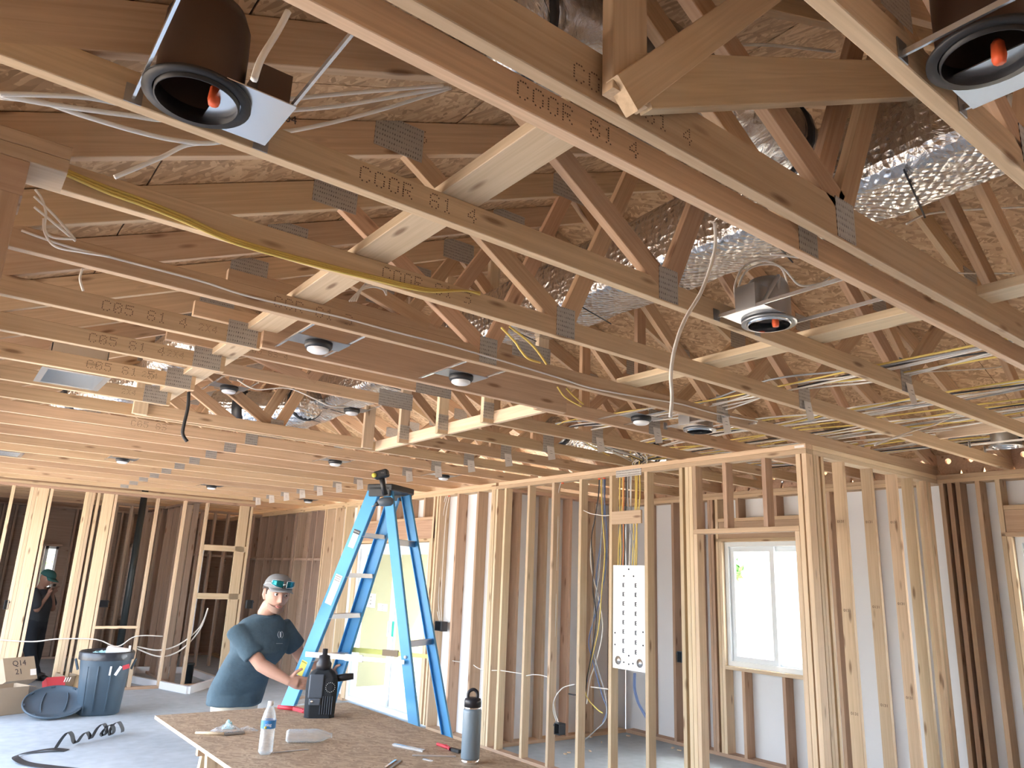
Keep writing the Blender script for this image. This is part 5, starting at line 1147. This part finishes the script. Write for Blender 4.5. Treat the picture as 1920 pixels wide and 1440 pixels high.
# ---------------- worker at the ladder
J = lambda x, y, t: deep(x, y, t)
S1 = 1.12
hc = J(519, 1114, 5.42)
fwh = (-Dh*.80+Rh*.56-Uz*.10).normalized(); uph = (Uz+Rh*.10).normalized()
w1 = thing('person', 'young man in grey cap and dark blue-grey T-shirt leaning to grip the ladder', 'person', V(hc.x-.25, hc.y+.05, 0))
body = MB(); fw, up, rt = head_mesh(body, hc, fwh, uph, S1)
HP = lambda x, y, z: hc+(rt*x+fw*y+up*z)*S1           # head-space point: x right, y forward, z up
for sx in (-1, 1):
    capsule(body, [HP(sx*.077, -.008, .018), HP(sx*.079, -.006, -.012), HP(sx*.074, -.0, -.034)], [.013*S1, .014*S1, .009*S1], 10)
nb = J(500, 1149, 5.47); capsule(body, [HP(0, -.018, -.06), nb.lerp(hc, .35), nb, nb-Uz*.06+Dh*.03], [.056*S1, .056*S1, .058*S1, .06*S1], 18)
hip = J(437, 1345, 5.62); hem = J(441, 1311, 5.60); cf = (-Dh*.74+Rh*.67).normalized(); cs = Uz.cross(cf).normalized()   # chest forward and its side axis
cs = cf.cross(Uz)                                                          # the worker's right
chest = J(478, 1212, 5.50)
shR, shL = J(445, 1184, 5.34), J(531, 1176, 5.60)
SM = (shR+shL)/2
loftn(body, [ring(hip-Uz*.05, cs, cf, .13, .09), ring(hem.lerp(SM, .3), cs, cf, .12, .085), ring(SM-Uz*.15, cs, cf, .14, .095), ring(SM-Uz*.02, cs, cf, .13, .07), ring(nb-Uz*.02, cs, cf, .07, .06)])
# rail positions the hands grip
zR = at(560, 1276, 1, 5.5)[2]
def railpt(r, ypix):
    best = min((abs(proj(rail(r, z))[1]-ypix), z) for z in [.5+.01*k for k in range(150)]); return rail(r, best[1])
gR = railpt('F1', 1277); gL = railpt('F2', 1264)
dR = proj(gR)[2]; dL = proj(gL)[2]
elR = J(490, 1247, 5.28); wrR = J(541, 1277, dR-.10)
capsule(body, [shR, shR.lerp(elR, .5), elR], [.050, .050, .046], 16); capsule(body, [elR, elR.lerp(wrR, .35), wrR], [.047, .046, .030], 16)
elL = J(566, 1234, 5.66); wrL = J(622, 1262, dL-.02)
capsule(body, [shL, shL.lerp(elL, .5), elL], [.050, .050, .045], 16); capsule(body, [elL, elL.lerp(wrL, .35), wrL], [.046, .045, .029], 16)
def hand(mb, wrist, palm, fdir, curl, spread, thumb, S=1.0):
    """palm from the wrist, four unequal fingers bent twice towards 'curl', thumb leaving the palm's side"""
    fdir, curl, spread = fdir.normalized(), curl.normalized(), spread.normalized()
    mb.tube([wrist, wrist.lerp(palm, .4), palm, palm+fdir*.02*S], [.026*S, .030*S, .036*S, .030*S], 12)
    for k in (-1.2, -.4, .4, 1.2): capsule(mb, [wrist.lerp(palm, .3)+spread*k*.014*S, palm+spread*k*.024*S], [.014*S, .0145*S], 8)
    for k, L in zip((-1.5, -.5, .5, 1.5), (.062, .078, .074, .066)):
        b = palm+spread*k*.021*S+fdir*.012*S; m1 = b+(fdir*.85+curl*.35)*L*.48*S; m2 = m1+(fdir*.55+curl*.75)*L*.34*S; e = m2+(fdir*.1+curl*.95)*L*.30*S
        capsule(mb, [b, m1, m2, e], [.0105*S, .0095*S, .0088*S, .0072*S], 10)
    b = wrist.lerp(palm, .35)+spread*1.5*.021*S; m1 = b+(thumb*.7+fdir*.5).normalized()*.038*S; e = m1+(thumb*.5+fdir*.7+curl*.3).normalized()*.032*S
    capsule(mb, [b, m1, e], [.0145*S, .0115*S, .0085*S], 10)
palm = J(556, 1279, dR-.075)
hand(body, wrR, palm, (Rh*1.0-Uz*.18), (Dh*.9+Rh*.15), (Uz+Rh*.15), (Uz*1.0-Dh*.1), 1.12)
palmL = J(632, 1266, dL+.05)
hand(body, wrL, palmL, (Rh*.8-Uz*.1-Dh*.1), (-Dh*1.0), (Uz), (Uz*.8-Dh*.4), 1.1)
# legs to the floor
for sx, k in ((1, 0), (-1, 1)):
    h = hip+cs*sx*.09-Uz*.08; kn = V(h.x, h.y, .50)+cf*.06+cs*sx*.03; an = V(h.x, h.y, .09)+cs*sx*.06-cf*(.02)
    capsule(body, [h, kn, an], [.10, .062, .042], 14)
    capsule(body, [an-Uz*.045, an+cf*.15-Uz*.06], [.045, .035], 10)
bo = fuse(body.build('body', 'skin', w1), .0055, 3)
# shirt
sh = MB()
hem = J(441, 1311, 5.60)
loftn(sh, [ring(hem-Uz*.035+cs*.01, cs, cf, .205, .165, e=.95), ring(hem+Uz*.05, cs, cf, .21, .165, e=.95), ring(hem.lerp(SM, .45), cs, cf, .19, .145), ring(SM-Uz*.15, cs, cf, .20, .15), ring(SM-Uz*.06, cs, cf, .215, .14), ring(SM+Uz*.015, cs, cf, .185, .105), ring(SM.lerp(nb, .5)+Uz*.012, cs, cf, .150, .095), ring(nb-Uz*.012, cs, cf, .088, .092)])
for s_, e_, k in ((shR, elR, .72), (shL, elL, .66)):
    q = s_.lerp(e_, k); ax = (e_-s_).normalized(); a1 = ax.cross(cf).normalized(); a2 = ax.cross(a1)
    capsule(sh, [s_+Uz*.0-(s_-chest)*.25, s_, s_.lerp(e_, .4)], [.075, .075, .076], 18)
    loftn(sh, [ring(s_, a1, a2, .07, .07, 20, 1), ring(s_.lerp(e_, .4), a1, a2, .078, .074, 20, 1), ring(q, a1, a2, .080, .070, 20, 1)])
fuse(sh.build('t_shirt', 'shirt', w1), .008, 14, .02)
col = MB().tube([nb-Uz*.018+cs*.080*math.cos(a)+cf*.078*math.sin(a)-Uz*.008*max(0, math.sin(a)) for a in [2*PI*k/28 for k in range(28)]], .009, 8, closed=True); col.build('collar', 'shirt', w1)
tr1 = MB(); loftn(tr1, [ring(hip-Uz*.10, cs, cf, .165, .125), ring(hem+Uz*.0, cs, cf, .17, .13)])
for sx in (1, -1):
    h = hip+cs*sx*.09-Uz*.08; kn = V(h.x, h.y, .50)+cf*.06+cs*sx*.03; an = V(h.x, h.y, .06)+cs*sx*.06-cf*.02
    capsule(tr1, [h, kn, an], [.125, .088, .075], 16)
fuse(tr1.build('trousers', 'light_trousers', w1), .012, 4, .02)
for sx in (1, -1):
    an = V(hip.x, hip.y, .05)+cs*sx*.15; bb = MB(); loftn(bb, [ring(an+cf*.06-Uz*.048, cs, cf, .05, .14), ring(an+cf*.06, cs, cf, .052, .145), ring(an+Uz*.05, cs, cf, .045, .07)]); bb.build('boot', 'boot', w1)
# chest emblem: a small leaf-shaped wreath over a line of tiny lettering
def onchest(x, y): 
    q = J(x, y, 5.2); return q
dg = bpy.context.evaluated_depsgraph_get()
emc = at(526, 1192, 1, 5.0)
shirt_o = [o for o in w1.children if o.name.startswith('t_shirt')][0]
bpy.context.view_layer.update(); dg = bpy.context.evaluated_depsgraph_get()
def hit(x, y, oo, off=.003):
    d = ray(x, y).normalized(); ev = oo.evaluated_get(dg); mi = ev.matrix_world.inverted()
    ok, loc, nr, _ = ev.ray_cast(mi @ CP, (mi.to_3x3() @ d).normalized())
    if ok: return ev.matrix_world @ loc-d*off, nr
    return deep(x, y, 5.3), -d
mb = MB()
for sx in (-1, 1):
    pts = []
    for k in range(7):
        a = -1.1+k*.37; pts.append(hit(526+sx*5*math.cos(a), 1190-7*math.sin(a), shirt_o)[0])
    mb.tube(pts, .0022, 6)
mb.tube([hit(526, 1185, shirt_o)[0], hit(526, 1195, shirt_o)[0]], .006, 8)
mb.build('chest_emblem', 'logo_grey', w1)
MB().tube([hit(x, 1206.5, shirt_o)[0] for x in (518, 522, 526, 530)], .0014, 6).build('chest_lettering', 'logo_grey', w1)
# face details
for sx in (-1, 1):
    e = HP(sx*.0315, .0775, .006)
    MB().lathe([(0, -.0115), (.006, -.0098), (.010, -.0057), (.0115, 0), (.010, .0057), (.006, .0098), (0, .0115)], e, 14).build('eye', 'eye_white', w1)
    l = (fw*.9-rt*.25-up*.12).normalized(); MB().tube([e+l*.0092, e+l*.0122], [.0064, .0056], 12).build('iris', 'iris', w1)
    MB().tube([HP(sx*.019, .088, .0145), HP(sx*.032, .0885, .018), HP(sx*.045, .079, .013)], [.0030, .0036, .002], 6).build('upper_eyelid', 'skin', w1)
    MB().tube([HP(sx*.014, .098, .027), HP(sx*.03, .0965, .034), HP(sx*.05, .083, .029)], [.0038, .0052, .003], 6).build('eyebrow', 'hair', w1)
MB().tube([HP(-.022, .085, -.065), HP(-.008, .0945, -.0615), HP(0, .0955, -.0625), HP(.008, .0945, -.0615), HP(.022, .085, -.065)], [.002, .0045, .004, .0045, .002], 8).build('upper_lip', 'lips', w1)
MB().tube([HP(-.019, .086, -.069), HP(0, .0955, -.072), HP(.019, .086, -.069)], [.002, .0058, .002], 8).build('lower_lip', 'lips', w1)
MB().tube([HP(-.024, .088, -.055), HP(0, .0985, -.0535), HP(.024, .088, -.055)], [.001, .0035, .001], 6).build('moustache', 'stubble', w1)
mb = MB(); n_ = 15
vs = []
for i in range(n_):
    a = -1.35+2.7*i/(n_-1)
    for (r1, z) in ((1.0, -.075), (1.015, -.09), (1.0, -.103), (.86, -.112)):
        vs.append(HP(-.056*math.sin(a)*r1, .012+.080*math.cos(a)*r1, z+.028*(1-math.cos(a))))
fs = [(i*4+j, (i+1)*4+j, (i+1)*4+j+1, i*4+j+1) for i in range(n_-1) for j in range(3)]
mb.add(vs, fs, True); bd = mb.build('beard', 'stubble', w1)
for sx in (-1, 1): # short dark hair at the sides and back
    mb = MB(); capsule(mb, [HP(sx*.068, .03, .035), HP(sx*.077, .0, .04), HP(sx*.066, -.045, .03)], [.010, .014, .022], 10); capsule(mb, [HP(sx*.072, .014, .03), HP(sx*.073, .017, .0)], [.010, .006], 8); mb.build('hair', 'hair', w1)
mb = MB(); capsule(mb, [HP(-.045, -.07, .02), HP(0, -.088, .01), HP(.045, -.07, .02)], [.03, .03, .03], 12); mb.build('hair', 'hair', w1)
def cap_(par, P3, mat, brim_mat, S, bl=.075, drop=0, mesh_back=None):
    # crown as a dome, then a curved brim; P3 maps head coordinates to the world
    nu, nv = 32, 10
    for part, a0, a1, mt_ in (('crown_front', -.5*PI*.62*2, .5*PI*.62*2, mat), ('crown_back', .5*PI*.62*2, 2*PI-.5*PI*.62*2, mesh_back or mat)):
        vs = []; 
        for i in range(nv+1):
            th = (PI/2)*i/nv
            for j in range(nu+1):
                a = a0+(a1-a0)*j/nu; rr_ = math.cos(th)**.75; zz = .042+.082*math.sin(th)
                vs.append(P3(math.sin(a)*.086*rr_, -.003+math.cos(a)*.106*rr_, zz))
        fs = [(i*(nu+1)+j, i*(nu+1)+j+1, (i+1)*(nu+1)+j+1, (i+1)*(nu+1)+j) for i in range(nv) for j in range(nu)]
        o = MB().add(vs, fs, True).build(part, mt_, par); sm = o.modifiers.new('thick', 'SOLIDIFY'); sm.thickness = .004
    vs = []; n = 20; m_ = 6
    for i in range(m_+1):
        for j in range(n+1):
            a = -1.15+2.3*j/n; k = i/m_; e = math.cos(a*1.18)**.6 if abs(a*1.18) < PI/2 else 0
            vs.append(P3(math.sin(a)*.086*(1-.04*k), -.003+math.cos(a)*.104+bl*k*e, .044-.006*k+drop*k-.024*(math.sin(a)**2)*k))
    fs = [(i*(n+1)+j, i*(n+1)+j+1, (i+1)*(n+1)+j+1, (i+1)*(n+1)+j) for i in range(m_) for j in range(n)]
    o = MB().add(vs, fs, True).build('brim', brim_mat, par); sm = o.modifiers.new('thick', 'SOLIDIFY'); sm.thickness = .005
cap_(w1, HP, 'cap_grey', 'cap_grey', S1, bl=.088, drop=.002, mesh_back='cap_black')
# wraparound sunglasses resting on the cap
for sx in (-1, 1):
    vs = []; n = 10
    for i in range(5):
        for j in range(n+1):
            u = j/n; a = sx*(.12+.72*u); zz = .068+(.034*(i/4-.5)*2*(1-.45*u**3)+.008*u)*.62
            vs.append(HP(math.sin(a)*.099, -.003+math.cos(a)*.119+.0, zz+.006))
    fs = [(i*(n+1)+j, i*(n+1)+j+1, (i+1)*(n+1)+j+1, (i+1)*(n+1)+j) for i in range(4) for j in range(n)]
    o = MB().add(vs, fs, True).build('sunglass_lens', 'lens', w1); sm = o.modifiers.new('thick', 'SOLIDIFY'); sm.thickness = .003
    rim = [vs[j] for j in range(n+1)]+[vs[i*(n+1)+n] for i in range(1, 5)]+[vs[4*(n+1)+j] for j in range(n-1, -1, -1)]+[vs[i*(n+1)] for i in range(3, 0, -1)]
    MB().tube(rim, .0028, 6, closed=True).build('sunglass_rim', 'frame_silver', w1)
    MB().tube([HP(sx*.074, .078, .072), HP(sx*.090, .03, .066), HP(sx*.090, -.02, .050), HP(sx*.082, -.045, .035)], [.006, .0045, .004, .003], 6).build('sunglass_temple', 'frame_silver', w1)
MB().tube([HP(-.012, .117, .072), HP(0, .118, .075), HP(.012, .117, .072)], .004, 6).build('sunglass_bridge', 'frame_silver', w1)
# ---------------- man in dark clothes beyond the far wall
t2 = 11.9
K = lambda x, y, o=0: deep(x, y, t2+o)
ft = at(58, 1273, 2, 0); t2 = proj(ft)[2]
w2_ = thing('person', 'man in dark clothes and green cap standing beyond the far studs with head bowed', 'person', V(ft.x, ft.y, 0))
hc2 = K(88, 1085); fw2 = (Rh*.95-Uz*.35-Dh*.15).normalized(); b2 = MB(); S2 = 1.08
fw2, up2, rt2 = head_mesh(b2, hc2, fw2, (Uz+Rh*.2), S2)
H2 = lambda x, y, z: hc2+(rt2*x+fw2*y+up2*z)*S2
nb2, ch2, hp2 = K(78, 1102), K(76, 1125), K(67, 1162)
s2 = Dh; f2 = Rh
capsule(b2, [H2(0, -.02, -.06), nb2], [.055, .065], 14)
loftn(b2, [ring(hp2, s2, f2, .15, .11), ring(ch2, s2, f2, .17, .12), ring(nb2, s2, f2, .08, .07)])
hd2 = K(94, 1116)
for sx in (-1, 1):
    s_ = nb2+s2*sx*.18-Uz*.07; el = K(84, 1142)+s2*sx*.2; wr = hd2+s2*sx*.05+Uz*.01
    capsule(b2, [s_, el], [.055, .045], 12); capsule(b2, [el, wr], [.045, .03], 12)
    hand(b2, wr, wr+(Rh*.3+Uz*.9).normalized()*.07, (Rh*.3+Uz*.9), (Rh), s2*sx, (s2*-sx*.5+Rh), 1.0)
    kn = K(60, 1215)+s2*sx*.09+Rh*.02; an = V(ft.x, ft.y, .08)+s2*sx*.10+Rh*(.12 if sx < 0 else -.06)
    capsule(b2, [hp2+s2*sx*.09, kn, an], [.10, .065, .042], 12)
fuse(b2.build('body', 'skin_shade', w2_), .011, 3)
c2 = MB(); loftn(c2, [ring(hp2-Uz*.03, s2, f2, .18, .14), ring(ch2-Uz*.05, s2, f2, .19, .145), ring(ch2+Uz*.08, s2, f2, .20, .14), ring(nb2-Uz*.02, s2, f2, .09, .085)])
for sx in (-1, 1):
    s_ = nb2+s2*sx*.18-Uz*.07; el = K(84, 1142)+s2*sx*.2; capsule(c2, [s_, s_.lerp(el, .7)], [.085, .078], 14)
fuse(c2.build('t_shirt', 'shirt_dark', w2_), .014, 3, .02)
l2 = MB(); loftn(l2, [ring(hp2-Uz*.12, s2, f2, .165, .13), ring(hp2+Uz*.02, s2, f2, .165, .13)])
for sx in (-1, 1):
    kn = K(60, 1215)+s2*sx*.09+Rh*.02; an = V(ft.x, ft.y, .06)+s2*sx*.10+Rh*(.12 if sx < 0 else -.06)
    capsule(l2, [hp2+s2*sx*.09-Uz*.03, kn, an], [.125, .09, .075], 14)
    bb = MB(); q = V(an.x, an.y, 0); loftn(bb, [ring(q+Rh*.06+Uz*.0, s2, f2, .05, .14), ring(q+Rh*.06+Uz*.05, s2, f2, .05, .14), ring(q+Uz*.11, s2, f2, .05, .06)]); bb.build('boot', 'boot', w2_)
fuse(l2.build('trousers', 'dark_trousers', w2_), .014, 4, .02)
cap_(w2_, H2, 'cap_green', 'cap_green', S2, bl=.09, drop=-.012)
ph = hd2+Rh*.02+Uz*.07; o = MB().bar(ph, ph+Uz*.10+Rh*.02, .07, .01, up=Rh).build('phone', 'black_plastic'); tag(o, 'dark phone held up by the man beyond the far wall', 'phone')
